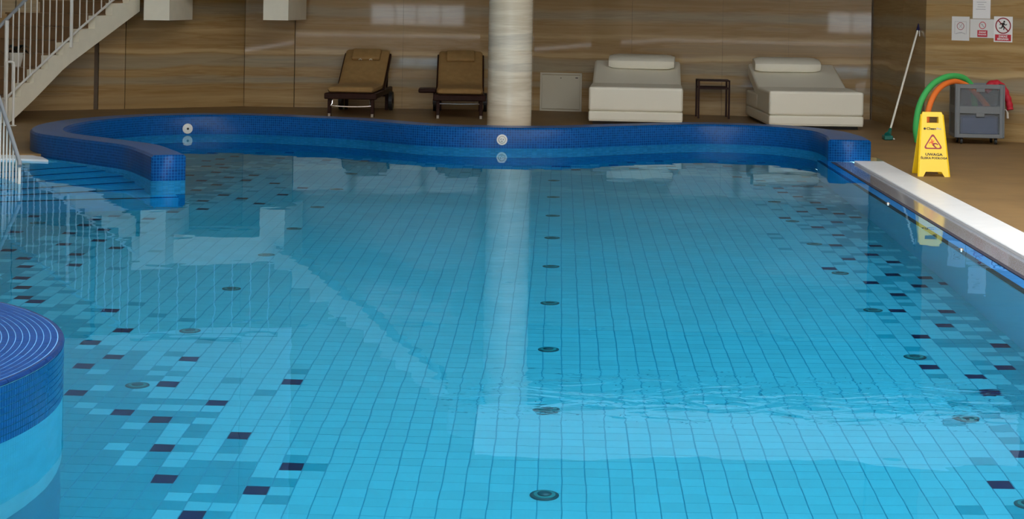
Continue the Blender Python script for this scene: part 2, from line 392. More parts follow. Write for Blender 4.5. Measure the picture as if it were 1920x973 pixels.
for u0, u1, pd in ((-260, -120, 0), (-118, 29, 0), (31, 179, 0), (188, 236.8, 0), (238, 460.5, 0), (462, 554.6, 0.035), (555.4, 757, 0), (757.3, 965, 0),
                   (965.3, 1003, 0), (1003.3, 1186, 0), (1186.3, 1356, 0), (1356.3, 1480, 0), (1480.3, 1636, 0)):
    panel_u(u0, u1, pd)
# plastered upper storey above the stone
for i in range(len(BW) - 1):
    obj('upper_panel', pr([v[:] for v in offset_wall(BW[i], BW[i + 1], -0.035, -0.005)], 2.92, WALL_TOP), M['white_wall'] if i < 4 else M['upper_wall'], wall_back)

def plain_wall(name, p, q, z0, z1, m, t=0.2):
    p, q = Vector(p), Vector(q)
    return struct(obj(name, pr([v[:] for v in offset_wall(p, q, -t, -0.03)], z0, z1), m))
struct(obj('wall_corner', bx((4.30, 23.05, 3.25), (0.34, 0.30, 6.7)), M['stone_back']))
RW = [Vector((4.14, 22.95)), Vector((4.27, 20.2)), Vector((5.25, 19.5)), Vector((8.4, 17.25))]
wall_recess = plain_wall('wall_recess_side', RW[0], RW[1], -0.1, WALL_TOP, M['stone_back'])
panel(RW[0], RW[0].lerp(RW[1], 0.60), parent=wall_recess); panel(RW[0].lerp(RW[1], 0.602), RW[1], parent=wall_recess)
wall_right = plain_wall('wall_right', RW[1], RW[3], -0.1, WALL_TOP, M['stone_back'])
panel(RW[1], RW[1].lerp(RW[3], 0.39), parent=wall_right); panel(RW[1].lerp(RW[3], 0.391), RW[1].lerp(RW[3], 0.7), parent=wall_right)
panel(RW[1].lerp(RW[3], 0.701), RW[3], parent=wall_right)
for a, b, par in ((RW[0], RW[1], wall_recess), (RW[1], RW[3], wall_right)):
    obj('upper_panel', pr([v[:] for v in offset_wall(a, b, -0.035, -0.005)], 2.92, WALL_TOP), M['upper_wall'], par)

# hall walls, ceiling with skylight, windows behind the camera
XL, XR, YF = -9.0, 8.4, -21.0
struct(obj('wall_east', bx((XR + 0.1, (17.25 + YF) / 2, WALL_TOP / 2), (0.2, 17.25 - YF + 0.4, WALL_TOP)), M['upper_wall']))
struct(obj('wall_west', bx((XL - 0.1, (20.4 + YF) / 2, WALL_TOP / 2), (0.2, 20.4 - YF + 0.4, WALL_TOP)), M['upper_wall']))
# front wall with a low window and an unseen tall row added for front light
WIN = [(-2.5, 1.2, 0.38, 1.2)] + [(x, x + 2.6, 1.7, 6.2) for x in (-8.7, -5.85, -3.0, -0.15, 2.7, 5.55)]
def wall_with_holes(x0, x1, z0, z1, y, holes, m, name):
    xs = sorted({x0, x1, *[h[0] for h in holes], *[h[1] for h in holes]}); zs = sorted({z0, z1, *[h[2] for h in holes], *[h[3] for h in holes]})
    bm = bmesh.new()
    for i in range(len(xs) - 1):
        for j in range(len(zs) - 1):
            cx, cz = (xs[i] + xs[i + 1]) / 2, (zs[j] + zs[j + 1]) / 2
            if any(h[0] < cx < h[1] and h[2] < cz < h[3] for h in holes): continue
            box(bm, (cx, y, cz), (xs[i + 1] - xs[i], 0.2, zs[j + 1] - zs[j]))
    return struct(obj(name, bm, m))
wall_with_holes(XL, XR, 0, WALL_TOP, YF - 0.1, WIN, M['upper_wall'], 'wall_front')
for i, (x0, x1, z0, z1) in enumerate(WIN):
    bm = bmesh.new()
    n = 4 if i == 0 else 2
    for k in range(n + 1): box(bm, (x0 + (x1 - x0) * k / n, YF - 0.1, (z0 + z1) / 2), (0.05, 0.06, z1 - z0))
    for z in (z0, z1): box(bm, ((x0 + x1) / 2, YF - 0.1, z), (x1 - x0, 0.06, 0.05))
    struct(obj('window_%d' % (i + 1), bm, M['frame_dark']))
# ceiling around two unseen skylights; extents shaped for the light, front one added
SKX0, SKX1, SKY0, SKY1 = -2.5, 7.8, -2.5, 12.5
SKYL = [(SKX0, SKX1, SKY0, SKY1), (SKX0, SKX1, -17.0, -5.0)]
ys = [YF - 0.2, -17.0, -5.0, SKY0, SKY1, 24.2]
bm = bmesh.new()
for y0, y1, open_ in zip(ys, ys[1:], (0, 1, 0, 1, 0)):
    if open_:
        for x0, x1 in ((XL, SKX0), (SKX1, XR)): box(bm, ((x0 + x1) / 2, (y0 + y1) / 2, WALL_TOP + 0.1), (x1 - x0, y1 - y0, 0.2))
    else: box(bm, ((XL + XR) / 2, (y0 + y1) / 2, WALL_TOP + 0.1), (XR - XL, y1 - y0, 0.2))
ceil = struct(obj('ceiling', bm, M['ceiling']))
for x0, x1, y0, y1 in SKYL:
    for k in range(1, 5): obj('skylight_beam', bx(((x0 + x1) / 2, y0 + (y1 - y0) * k / 5, WALL_TOP + 0.1), (x1 - x0, 0.12, 0.3)), M['ceiling'], ceil)
# gallery over the back of the deck
ga = [(-0.83, 18.78), (5.05, 18.78), (5.05, 19.45), (4.30, 20.15), (4.14, 22.95), (-0.31, 23.55), (-0.83, 23.5)]
gs = struct(obj('gallery_slab', pr(ga, 2.93, 3.42), M['white_wall']))
obj('soffit', pr([(-0.8, 18.9), (4.45, 18.9), (4.25, 20.1), (4.1, 22.9), (-0.31, 23.5), (-0.8, 23.45)], 2.9, 2.93), M['stone_back'], gs)  # unseen dark underside, added to darken the wall below and its reflection
# round column
cb = lt([(0.242, DECK), (0.242, 0.98)], 40); lathe(cb, [(0.242, 0.988), (0.242, 1.52)], 40); lathe(cb, [(0.242, 1.528), (0.242, 2.9)], 40); lathe(cb, [(0.236, DECK), (0.236, 2.9)], 24)
column = obj('column', cb, M['column_stone'], None, True); struct(column)
column.location = (-0.533, 18.95, 0)

# ================================================================== POOL
# centre line of the raised rim: right end block -> back -> hairpin on the left -> divider tip
RIM = [(2.89, 17.15), (2.91, 17.7), (2.80, 18.38), (2.35, 18.94), (1.57, 19.1), (0.69, 18.66), (-0.14, 18.17), (-1.21, 18.17), (-2.18, 18.86),
       (-3.46, 19.27), (-4.35, 18.98), (-4.88, 18.2), (-5.02, 17.3), (-4.80, 16.42), (-4.24, 15.81), (-3.69, 15.27), (-3.40, 14.75), (-3.215, 14.35)]
RIMC = catmull([(x, y, 0) for x, y in RIM], 8)
def rim_mesh():
    bm = bmesh.new(); uvl = bm.loops.layers.uv.new('UVMap')
    n = len(RIMC); L = [0.0]
    for i in range(1, n): L.append(L[-1] + (RIMC[i] - RIMC[i - 1]).length)
    total = L[-1]
    def width(s):                       # wide end block, slim divider
        f = s / total
        if s < 1.2: return 0.42 - (0.42 - 0.33) * s / 1.2
        return 0.33 if f < 0.75 else 0.33 - 0.05 * (f - 0.75) / 0.25
    prof = []
    def section(i):
        t = (RIMC[min(i + 1, n - 1)] - RIMC[max(i - 1, 0)]).normalized(); nn = Vector((-t.y, t.x, 0)); w = width(L[i]) / 2
        b = 0.018
        pts = [(-w, -DEPTH), (-w, -0.93), (-w, -0.90), (-w, 0.0), (-w, CURB - b), (-w + b, CURB), (w - b, CURB), (w, CURB - b), (w, 0.0), (w, -0.90), (w, -0.93), (w, -DEPTH)]
        return [(RIMC[i] + nn * a + Vector((0, 0, z)), a, z) for a, z in pts]
    V = []
    for i in range(n): V.append([(bm.verts.new(p), a, z) for p, a, z in section(i)])
    vk = [0.0]
    for j in range(1, 12):
        (p, a, z), (q, a2, z2) = V[0][j - 1], V[0][j]; vk.append(vk[-1] + math.hypot(a2 - a, z2 - z))
    matof = [2, 3, 1, 0, 0, 0, 0, 0, 1, 3, 2]
    for i in range(n - 1):
        for j in range(11):
            f = bm.faces.new((V[i][j][0], V[i][j + 1][0], V[i + 1][j + 1][0], V[i + 1][j][0])); f.material_index = matof[j]
            for lp, (ii, jj) in zip(f.loops, ((i, j), (i, j + 1), (i + 1, j + 1), (i + 1, j))): lp[uvl].uv = (L[ii], vk[jj])
    for e in (0, n - 1):
        A = V[e]
        for j, mi in ((0, 2), (1, 3), (2, 1), (3, 0), (4, 0)):
            f = bm.faces.new((A[j][0], A[j + 1][0], A[10 - j][0], A[11 - j][0])); f.material_index = mi
            for lp, jj in zip(f.loops, (j, j + 1, 10 - j, 11 - j)): lp[uvl].uv = (A[jj][1] + 0.5, A[jj][2] + 0.005)
    bmesh.ops.recalc_face_normals(bm, faces=bm.faces)
    for f in bm.faces:
        f.smooth = abs(f.normal.z) < 0.3
    return bm
me = bpy.data.meshes.new('pool_rim'); bm = rim_mesh(); bm.to_mesh(me); bm.free()
pool_rim = struct(link_mesh('pool_rim', me, [M['cobalt'], M['wall_aqua'], M['wall_turq'], M['dark_slot']]))

# deck around the pool
back = [(p.x, p.y) for p in RIMC[4:-30]]
dk = [(3.19, 17.3), (2.95, 17.5)] + [(p.x, p.y) for p in RIMC if p.y > 16.3 and p.y > 17.5 or (p.x < -4.6 and p.y > 16.1)]
dk = dk + [(-4.9, 16.15), (-9.2, 16.15), (-9.2, 20.6), (-6.8, 22.0), (-4.3, 23.7), (-0.3, 23.9), (4.4, 23.3), (4.5, 20.5), (5.4, 19.8), (8.6, 17.5), (8.6, 3.9), (3.19, 3.9)]
deck = struct(obj('floor', pr(dk, -0.12, DECK), M['deck']))
struct(obj('floor_front', bx(((XL + XR) / 2, (YF + 4.0) / 2, -0.93), (XR - XL, 4.0 - YF, 1.7)), M['deck']))
struct(obj('pool_coping', bx((3.045, 10.45, -0.06), (0.29, 12.95, 0.18), 0.006), M['white_stone']))
struct(obj('coping_left', pr([(-9.0, 16.08), (-4.9, 15.80), (-4.62, 15.74), (-4.75, 16.0), (-4.9, 16.16), (-9.0, 16.34)], -0.14, 0.018), M['white_stone']))
# overflow edge just under the water on the right
edge = struct(obj('overflow_edge', bx((2.745, 10.6, -0.90), (0.31, 13.3, 1.49)), M['wall_aqua']))
obj('grey_ledge', bx((2.811, 10.75, -0.03), (0.178, 12.6, 0.07)), M['gray_ledge'], edge)
obj('dark_slot', bx((2.708, 10.75, -0.037), (0.028, 12.6, 0.08)), M['dark_slot'], edge)
obj('blue_ledge', bx((2.652, 10.6, -0.05), (0.078, 13.3, 0.07)), M['blue_ledge'], edge)
obj('dark_slot', bx((2.600, 10.6, -0.055), (0.028, 13.3, 0.08)), M['dark_slot'], edge)

# pool floor: base, then every tile its own piece
bm = bmesh.new(); box(bm, (-3.2, 11.7, -DEPTH - 0.055), (11.8, 15.6, 0.10))
pool_floor = struct(obj('pool_floor', bm, M['grout']))
DARK = {(-42, 140), (-41, 137), (-40, 129), (-38, 121), (-37, 187), (-36, 118), (-36, 129), (-36, 133), (-36, 136), (-36, 143), (-36, 145), (-36, 179), (-35, 115), (-35, 124), (-35, 138), (-35, 166), (-35, 174), (-35, 181), (-34, 111), (-34, 131), (-34, 176), (-34, 184), (-33, 108), (-33, 120), (-33, 126), (-33, 146), (-33, 162), (-33, 169), (-33, 173), (-32, 105), (-32, 116), (-32, 137), (-32, 155), (-32, 188), (-31, 104), (-31, 123), (-31, 141), (-31, 159), (-31, 165), (-30, 148), (-29, 143), (-29, 152), (-29, 163), (-29, 167), (-29, 183), (-29, 189), (-27, 150), (-26, 102), (-26, 161), (-25, 94), (-25, 147), (-24, 89), (-24, 97), (-24, 153), (-24, 182), (-23, 84), (-23, 91), (-23, 158), (-20, 81), (-20, 182), (-19, 86), (-19, 91), (-18, 80), (-17, 76), (-16, 72), (-16, 83), (-14, 68), (-14, 78), (-13, 87), (-12, 71), (-11, 74), (0, 180), (1, 180), (2, 177), (6, 182), (8, 179), (8, 185), (11, 187), (12, 179), (12, 182), (15, 185), (17, 188), (18, 173), (18, 183), (19, 73), (19, 120), (19, 144), (20, 92), (20, 170), (20, 188), (21, 77), (21, 99), (21, 106), (21, 115), (21, 124), (21, 130), (21, 139), (21, 148), (21, 161), (21, 164), (21, 183), (22, 87), (22, 90), (22, 111), (22, 135), (22, 158), (22, 187), (23, 102), (23, 118), (23, 126), (23, 142), (23, 150), (23, 154), (23, 166), (24, 92), (24, 106), (24, 114), (24, 123), (24, 130), (24, 147), (24, 166), (24, 170), (25, 97), (25, 117), (25, 145), (25, 166), (25, 174), (25, 181), (26, 115), (27, 177)}
TW, TL = 0.1, 0.0993
# the line along which the field tile gives way to the turquoise border
BORDER = [(-0.95, 6.2), (-1.20, 7.0), (-1.62, 8.0), (-2.3, 9.2), (-3.0, 10.3), (-3.4, 11.4), (-3.45, 12.6), (-3.4, 13.6), (-3.15, 14.6), (-2.95, 15.6), (-3.05, 16.6), (-3.1, 17.4),
          (-2.6, 17.95), (-1.6, 18.0), (0.1, 17.75), (1.0, 18.0), (1.75, 17.9), (2.15, 17.2), (2.25, 15), (2.25, 12), (2.3, 10), (2.3, 8.5), (2.2, 6.2)]
def border_dist(x, y):
    best = 1e9; sgn = 1
    for i in range(len(BORDER) - 1):
        ax, ay = BORDER[i]; qx, qy = BORDER[i + 1]; dx, dy = qx - ax, qy - ay
        t = max(0, min(1, ((x - ax) * dx + (y - ay) * dy) / (dx * dx + dy * dy)))
        ex, ey = x - ax - dx * t, y - ay - dy * t; d = math.hypot(ex, ey)
        if d < best: best = d; sgn = 1 if dx * ey - dy * ex > 0 else -1
    return best * sgn                      # positive: outside, towards the rim
def tile_mesh(name, w, l, h=0.012, b=0.001):
    bm = bmesh.new()
    lo = [bm.verts.new((sx * w / 2, sy * l / 2, -h)) for sx, sy in ((-1, -1), (1, -1), (1, 1), (-1, 1))]
    mi = [bm.verts.new((sx * w / 2, sy * l / 2, -b)) for sx, sy in ((-1, -1), (1, -1), (1, 1), (-1, 1))]
    hi = [bm.verts.new((sx * (w / 2 - b), sy * (l / 2 - b), 0)) for sx, sy in ((-1, -1), (1, -1), (1, 1), (-1, 1))]
    for a, c in ((lo, mi), (mi, hi)):
        for k in range(4): bm.faces.new((a[k], a[(k + 1) % 4], c[(k + 1) % 4], c[k]))
    bm.faces.new(hi)
    me = bpy.data.meshes.new(name); bm.to_mesh(me); bm.free(); return me
GX, GY = 0.0044, 0.0012
t_mesh = {k: tile_mesh('tile_' + k, TW - GX, TL - GY) for k in ('aqua', 'turq', 'navy')}
for k, me in t_mesh.items(): me.materials.append(M[k])
rnd = random.Random(3)
verts, faces, fmat = [], [], []
single = 0
for j in range(44, 194):
    y = (j + 0.5) * TL
    for i in range(-62, 27):
        x = i * TW - 0.0083
        d = border_dist(x, y)
        kind = 'navy' if (i, j) in DARK else ('turq' if rnd.random() < 1 / (1 + math.exp(-(d - 0.06) / 0.15)) else 'aqua')
        if kind != 'navy' and d > 0.55 and rnd.random() < 0.03: kind = 'aqua'
        near = 68 <= j <= 74 and -16 <= i <= 23
        if kind == 'navy' or (near and single < 280):
            o = bpy.data.objects.new('accent_tile' if kind == 'navy' else 'floor_tile', t_mesh[kind]); COL.objects.link(o)
            o.parent = pool_floor; o.location = (x, y, -DEPTH + rnd.uniform(-0.0006, 0.0006))
            if kind != 'navy': single += 1
            continue
        z = -DEPTH + rnd.uniform(-0.0006, 0.0006); w, l, b = (TW - GX) / 2, (TL - GY) / 2, 0.001; n = len(verts)
        for zz, q in ((z - 0.012, 0), (z, b)):
            for sx, sy in ((-1, -1), (1, -1), (1, 1), (-1, 1)): verts.append((x + sx * (w - q), y + sy * (l - q), zz))
        for f in ((0, 1, 5, 4), (1, 2, 6, 5), (2, 3, 7, 6), (3, 0, 4, 7), (4, 5, 6, 7)):
            faces.append([n + k for k in f]); fmat.append(0 if kind == 'aqua' else 1)
me = bpy.data.meshes.new('floor_tiles'); me.from_pydata(verts, [], faces)
me.materials.append(M['aqua']); me.materials.append(M['turq']); me.polygons.foreach_set('material_index', fmat)
tf = bpy.data.objects.new('floor_tiles', me); COL.objects.link(tf); tf.parent = pool_floor; stuff(tf)

# outer pool walls below the water that close the basin
struct(obj('pool_wall', bx((-9.05, 10.0, -0.90), (0.1, 12.5, 1.5)), M['wall_turq']))

# submerged steps on the left, each with a dark nosing strip
SL = [(-4.666, 15.101, -4.10, 15.73), (-4.571, 14.796, -3.90, 15.50), (-4.485, 14.52, -3.66, 15.27), (-4.395, 14.233, -3.48, 15.0), (-4.324, 14.007, -3.36, 14.60), (-4.25, 13.77, -3.10, 14.215)]
pool_steps = bpy.data.objects.new('pool_steps', None); COL.objects.link(pool_steps); struct(pool_steps)
for k, (ax, ay, cx, cy) in enumerate(SL):
    d = 0.15 * (k + 1); A, C = Vector((ax, ay)), Vector((cx, cy)); dirv = (C - A).normalized(); nb = Vector((-dirv.y, dirv.x))
    lo = A - dirv * 3.2 * (1 - 0.0 * k); back_ = nb * 0.44
    poly = [lo, C, C + back_, lo + back_]
    o = obj('step', pr([p[:] for p in poly], -DEPTH - 0.02, -d), M['step_blue'], pool_steps)
    q0, q1 = lo - nb * 0.004, C - nb * 0.004
    obj('nosing', pr([p[:] for p in (q0, q1, q1 + nb * 0.03, q0 + nb * 0.03)], -d - 0.03, -d + 0.002), M['navy'], o)

# water
wp = [(-9.0, 4.0), (2.895, 4.0), (2.895, 17.4)] + [(p.x, p.y) for p in RIMC if p.y > 17.4 and p.x < 2.88] + [(p.x, p.y) for p in RIMC if p.x < -4.6 and 16.2 < p.y <= 17.4] + [(-5.0, 16.0), (-9.0, 16.1)]
bm = bmesh.new(); vs = [bm.verts.new((x, y, 0)) for x, y in wp]
for t in tessellate_polygon([[Vector((x, y, 0)) for x, y in wp]]): bm.faces.new([vs[k] for k in t])
bmesh.ops.recalc_face_normals(bm, faces=bm.faces)
if sum(f.normal.z for f in bm.faces) < 0: bmesh.ops.reverse_faces(bm, faces=bm.faces)
me = bpy.data.meshes.new('pool_water'); bm.to_mesh(me); bm.free()
water = struct(link_mesh('pool_water', me, M['water']))

# round mosaic island in the left foreground
IC, IR = Vector((-3.359, 6.360)), 1.504
isl = struct(obj('pool_island', lt([(IR - 0.006, -DEPTH), (IR - 0.006, -0.90)], 96), M['turq_wall'], None, True))
isl.location = (IC.x, IC.y, 0)
o = obj('lower_band', lt([(IR - 0.003, -0.90), (IR - 0.003, 0.0)], 96), M['aqua_wall'], isl, True)
o = obj('core', lt([(IR - 0.005, 0.0), (IR - 0.005, CURB - 0.018), (IR - 0.02, CURB - 0.003)], 96), M['side_grout'], isl)
for p in o.data.polygons: p.use_smooth = abs(p.normal.z) < 0.5
obj('top_bed', lt([(IR - 0.022, CURB - 0.02), (IR - 0.022, CURB - 0.0004)], 96), M['mosaic_grout'], isl)
def arc_tile(r0, r1, a0, a1, z0, z1, n=6, top=True):
    bm = bmesh.new(); R = []
    for k in range(n + 1):
        a = a0 + (a1 - a0) * k / n; c, s = math.cos(a), math.sin(a)
        R.append([bm.verts.new((r * c, r * s, z)) for r, z in ((r0, z0), (r1, z0), (r1, z1), (r0, z1))])
    for k in range(n):
        for j in range(4): bm.faces.new((R[k][j], R[k][(j + 1) % 4], R[k + 1][(j + 1) % 4], R[k + 1][j]))
    bm.faces.new(R[0]); bm.faces.new(R[-1][::-1]); return bm
ri = random.Random(5)
ring = 0; r1 = IR - 0.026; far_strips = []
while r1 > 0.05:
    pitch = 0.0262
    r0 = r1 - pitch + 0.0026
    seg = max(6, int(round(2 * PI * r1 / 0.30))); off = ri.random() * 2 * PI
    for k in range(seg):
        a0 = off + 2 * PI * k / seg; a1 = off + 2 * PI * (k + 1) / seg - 0.003 / r1
        am = (a0 + a1) / 2; wx, wy = IC.x + r1 * math.cos(am), IC.y + r1 * math.sin(am)
        u = U0 + FPX * wx / wy
        if u < -20:                        # beyond the edge of the picture: joined
            far_strips.append((r0, r1, a0, a1)); continue
        obj('mosaic_strip', arc_tile(r0, r1, a0, a1, CURB - 0.006, CURB + ri.uniform(0.0001, 0.0006), 4), M['cobalt_tile'], isl)
    r1 -= pitch; ring += 1
bm = bmesh.new()
for r0, r1, a0, a1 in far_strips:
    t_ = arc_tile(r0, r1, a0, a1, CURB - 0.006, CURB + 0.0003, 3); me = bpy.data.meshes.new('t'); t_.to_mesh(me); t_.free(); bm.from_mesh(me); bpy.data.meshes.remove(me)
stuff(obj('mosaic_strips', bm, M['cobalt_tile'], isl))
# rim of bull-nosed tiles
nr = 56
for k in range(nr):
    a0 = 2 * PI * k / nr; a1 = 2 * PI * (k + 1) / nr - 0.0022; am = (a0 + a1) / 2
    wx, wy = IC.x + IR * math.cos(am), IC.y + IR * math.sin(am)
    bm = bmesh.new(); R = []
    prof = [(IR - 0.023, CURB - 0.012), (IR - 0.023, CURB), (IR - 0.010, CURB), (IR - 0.003, CURB - 0.004), (IR + 0.001, CURB - 0.012), (IR - 0.006, CURB - 0.018)]
    for q in range(5):
        a = a0 + (a1 - a0) * q / 4
        R.append([bm.verts.new((r * math.cos(a), r * math.sin(a), z)) for r, z in prof])
    for q in range(4):
        for j in range(6): bm.faces.new((R[q][j], R[q][(j + 1) % 6], R[q + 1][(j + 1) % 6], R[q + 1][j]))
    bm.faces.new(R[0]); bm.faces.new(R[-1][::-1])
    obj('rim_tile', bm, M['cobalt_rim'], isl)
# the small tiles of the side
verts, faces = [], []
rows = 8; rh = (CURB - 0.018) / rows; cols = int(2 * PI * IR / 0.0165)
for r in range(rows):
    z0, z1 = r * rh + 0.0012, (r + 1) * rh - 0.0012
    for k in range(cols):
        a0 = 2 * PI * k / cols; a1 = 2 * PI * (k + 1) / cols - 0.0022 / IR
        am = (a0 + a1) / 2
        n = len(verts)
        for rr in (IR - 0.006, IR - 0.0005):
            for a, z in ((a0, z0), (a1, z0), (a1, z1), (a0, z1)): verts.append((rr * math.cos(a), rr * math.sin(a), z))
        for f in ((4, 5, 6, 7), (0, 4, 7, 3), (1, 2, 6, 5), (0, 1, 5, 4), (3, 7, 6, 2)): faces.append([n + q for q in f])
me = bpy.data.meshes.new('side_mosaic'); me.from_pydata(verts, [], faces)
stuff(link_mesh('side_mosaic', me, M['cobalt_side'], isl))

# ------------------------------------------------------------------ floor inlets
ORD = ['nearest the camera', 'second from the camera', 'third from the camera', 'fourth from the camera', 'fifth from the camera', 'sixth from the camera',
       'seventh from the camera', 'eighth from the camera', 'ninth from the camera', 'farthest of all, by the back rim']
def make_inlet():
    t = thing('floor_inlet', 'x', 'pool inlet')
    obj('flange', lt([(0.060, -0.004), (0.060, 0.004), (0.054, 0.009), (0.047, 0.010)], 24), M['inlet_dark'], t, False)
    obj('ring', lt([(0.047, 0.009), (0.045, 0.014), (0.036, 0.015)], 24), M['inlet_cap'], t, False)
    obj('cap', lt([(0.030, 0.014), (0.030, 0.022), (0.022, 0.027), (0.008, 0.029)], 20), M['inlet_dark'], t, True)
    return t
proto = make_inlet(); first = [True]
def inlet(x, y, label, group):
    o = proto if first[0] else copy_tree(proto, (0, 0, 0)); first[0] = False
    o.location = (x, y, -DEPTH + 0.003); tag(o, label, 'pool inlet', group)
for k, y in enumerate((7.12, 8.30, 9.46, 10.65, 11.88, 13.09, 14.25, 15.42, 16.66)):
    inlet(-0.028, y, 'round dark floor inlet in the middle row below the column, ' + (ORD[k] if k < 8 else 'farthest one'), 'floor inlets of the middle row')
for k, (x, y) in enumerate(((-2.05, 8.55), (-2.04, 9.71), (-2.03, 10.89), (-2.02, 12.11), (-2.01, 13.30), (-2.0, 14.50), (-1.99, 15.69), (-2.0, 16.91))):
    inlet(x, y, 'round dark floor inlet in the left row, ' + (ORD[k] if k < 7 else 'farthest one'), 'floor inlets of the left row')
for k, (x, y) in enumerate(((1.945, 7.06), (1.965, 8.24), (1.958, 9.40), (1.943, 10.58), (1.94, 11.80), (1.94, 13.0), (1.93, 14.16), (1.93, 15.35), (1.935, 16.55), (1.925, 17.74))):
    inlet(x, y, 'round dark floor inlet in the right row, ' + ORD[k], 'floor inlets of the right row')
inlet(-3.98, 13.31, 'round dark floor inlet alone in front of the submerged steps', 'floor inlets')

# ------------------------------------------------------------------ wall jets in the rim
def rim_face(xt):
    # point on the pool side of the back rim at a given x, and its outward normal
    best = None
    for i in range(10, 90):
        p, q = RIMC[i], RIMC[i + 1]
        if (p.x - xt) * (q.x - xt) <= 0 and p.y > 17.0:
            t = (xt - p.x) / (q.x - p.x + 1e-9); m_ = p.lerp(q, t); d = (q - p).normalized(); nn = Vector((-d.y, d.x, 0))
            if nn.y > 0: nn = -nn
            return m_ + nn * 0.165, nn
for u, v, lab, hole in ((338, 241, 'round off-white jet with a dark centre hole, left end of the back rim', True),
                        (940, 262, 'round white jet with an inner ring on the rim below the column', False)):
    x = (u - U0 + (v - V0) * SR) / FPX * (18.95 if u < 600 else 18.0)
    p, nn = rim_face(x); z = EYE - ray(u, v)[1] * p.y
    t = thing('wall_jet', lab, 'pool jet', (p.x, p.y, z), math.atan2(nn.y, nn.x) + PI / 2, 'jets in the pool rim')
    rx = Matrix.Rotation(PI / 2, 4, 'X')        # lathe axis -> local -Y
    obj('flange', lt([(0.056, -0.002), (0.056, 0.006), (0.050, 0.010), (0.040, 0.010)], 28, rx), M['jet_white'], t)
    if hole:
        obj('cone', lt([(0.042, 0.009), (0.030, 0.014), (0.016, 0.016)], 24, rx), M['jet_white'], t, True)
        obj('nozzle_hole', lt([(0.013, 0.0155), (0.013, 0.0175)], 16, rx), M['black'], t)
    else:
        obj('inner_ring', lt([(0.041, 0.009), (0.041, 0.0115)], 24, rx), M['jet_beige'], t)
        obj('eyeball', lt([(0.033, 0.011), (0.030, 0.018), (0.018, 0.022)], 24, rx), M['jet_white'], t, True)
        for a in (0.4, 2.5, 4.6):
            obj('slot', tb([rx @ Vector((0.014 * math.cos(a + q), 0.014 * math.sin(a + q), 0.0225)) for q in (-0.5, 0, 0.5)], 0.0035, 5), M['print_black'], t)

# chrome fittings on the right pool edge
for k, (u, v, lab) in enumerate(((1660, 381, 'small shiny fitting on the right pool edge, the farther one near the yellow sign'), (1788, 467, 'small shiny fitting on the right pool edge, the one nearer the camera'))):
    p = on(u, v, 0.005)
    o = obj('edge_fitting', lt([(0.016, -0.03), (0.018, 0.0), (0.014, 0.010), (0.005, 0.014)], 14), M['steel'], None, True)
    o.location = (2.60, p.y, 0.0); tag(o, lab, 'fitting', 'fittings on the right pool edge')

# ================================================================== STAIRCASE (left)
def stair_Y(u): return 19.75 + (u - 16) / 242.0 * 2.2
st = thing('staircase', 'white stringer staircase with brown steps rising left to right along the back wall', 'staircase', (0, 0, 0))
TR = [(16, 182.5), (38.7, 155.5), (62.8, 130), (89.5, 103.7), (117.6, 79.4), (147, 54.2), (177.7, 29.4), (209.8, 5.9), (241.8, -17.5), (262, -40)]
def bottom_v(u):
    P = [(16, 232), (34.7, 215), (66.8, 184), (123, 125.6), (187, 77.5), (267, 17.4), (300, -6)]
    for (a, b), (c, d) in zip(P, P[1:]):
        if u <= c: return b + (d - b) * (u - a) / (c - a)
    return P[-1][1]
WL = Vector((-0.94, 0.34, 0))             # direction of the steps' width, away from the stringer
def slab_strip(bm, cols, off):
    # cols: list of (front bottom point, front top point); gives a solid of thickness |off|
    R = []
    for b, t in cols: R.append([bm.verts.new(p) for p in (b, t, t + off, b + off)])
    for i in range(len(R) - 1):
        for j in range(4): bm.faces.new((R[i][j], R[i][(j + 1) % 4], R[i + 1][(j + 1) % 4], R[i + 1][j]))
    bm.faces.new(R[0]); bm.faces.new(R[-1][::-1])
bm = bmesh.new()
for k in range(len(TR) - 1):
    u0, v = TR[k]; u1 = TR[k + 1][0]
    cols = []
    for q in range(3):
        u = u0 + (u1 - u0) * q / 2; Y = stair_Y(u)
        top = atY(u, v, stair_Y((u0 + u1) / 2)); b = atY(u, bottom_v(u), Y); p = Vector((b.x, b.y, max(top.z, 0)))
        if k == 0 and q == 0: b = Vector((b.x, b.y, DECK))
        b.z = max(b.z, DECK)
        cols.append((b, p))
    slab_strip(bm, cols, WL * 0.10)
obj('stringer', bm, M['plaster'], st)
for k in range(len(TR) - 1):
    u0, v = TR[k]; u1 = TR[k + 1][0]; Ym = stair_Y((u0 + u1) / 2)
    zt = atY(u0, v, Ym).z; a = atY(u0, 100, stair_Y(u0)); c = atY(u1, 100, stair_Y(u1))
    zb = zt - (0.33 if k == 0 else 0.21); 
    o0, o1 = WL * 0.10, WL * 1.35
    bm = bmesh.new()
    P = [a + o0, c + o0, c + o1, a + o1]
    prism(bm, [(p.x, p.y) for p in P], max(zb, DECK), zt - 0.001)
    P2 = [a + o0 - (c - a) * 0.05, c + o0, c + o1, a + o1 - (c - a) * 0.05]
    prism(bm, [(p.x, p.y) for p in P2], zt - 0.001, zt + 0.02)
    obj('step', bm, M['step_brown'], st)
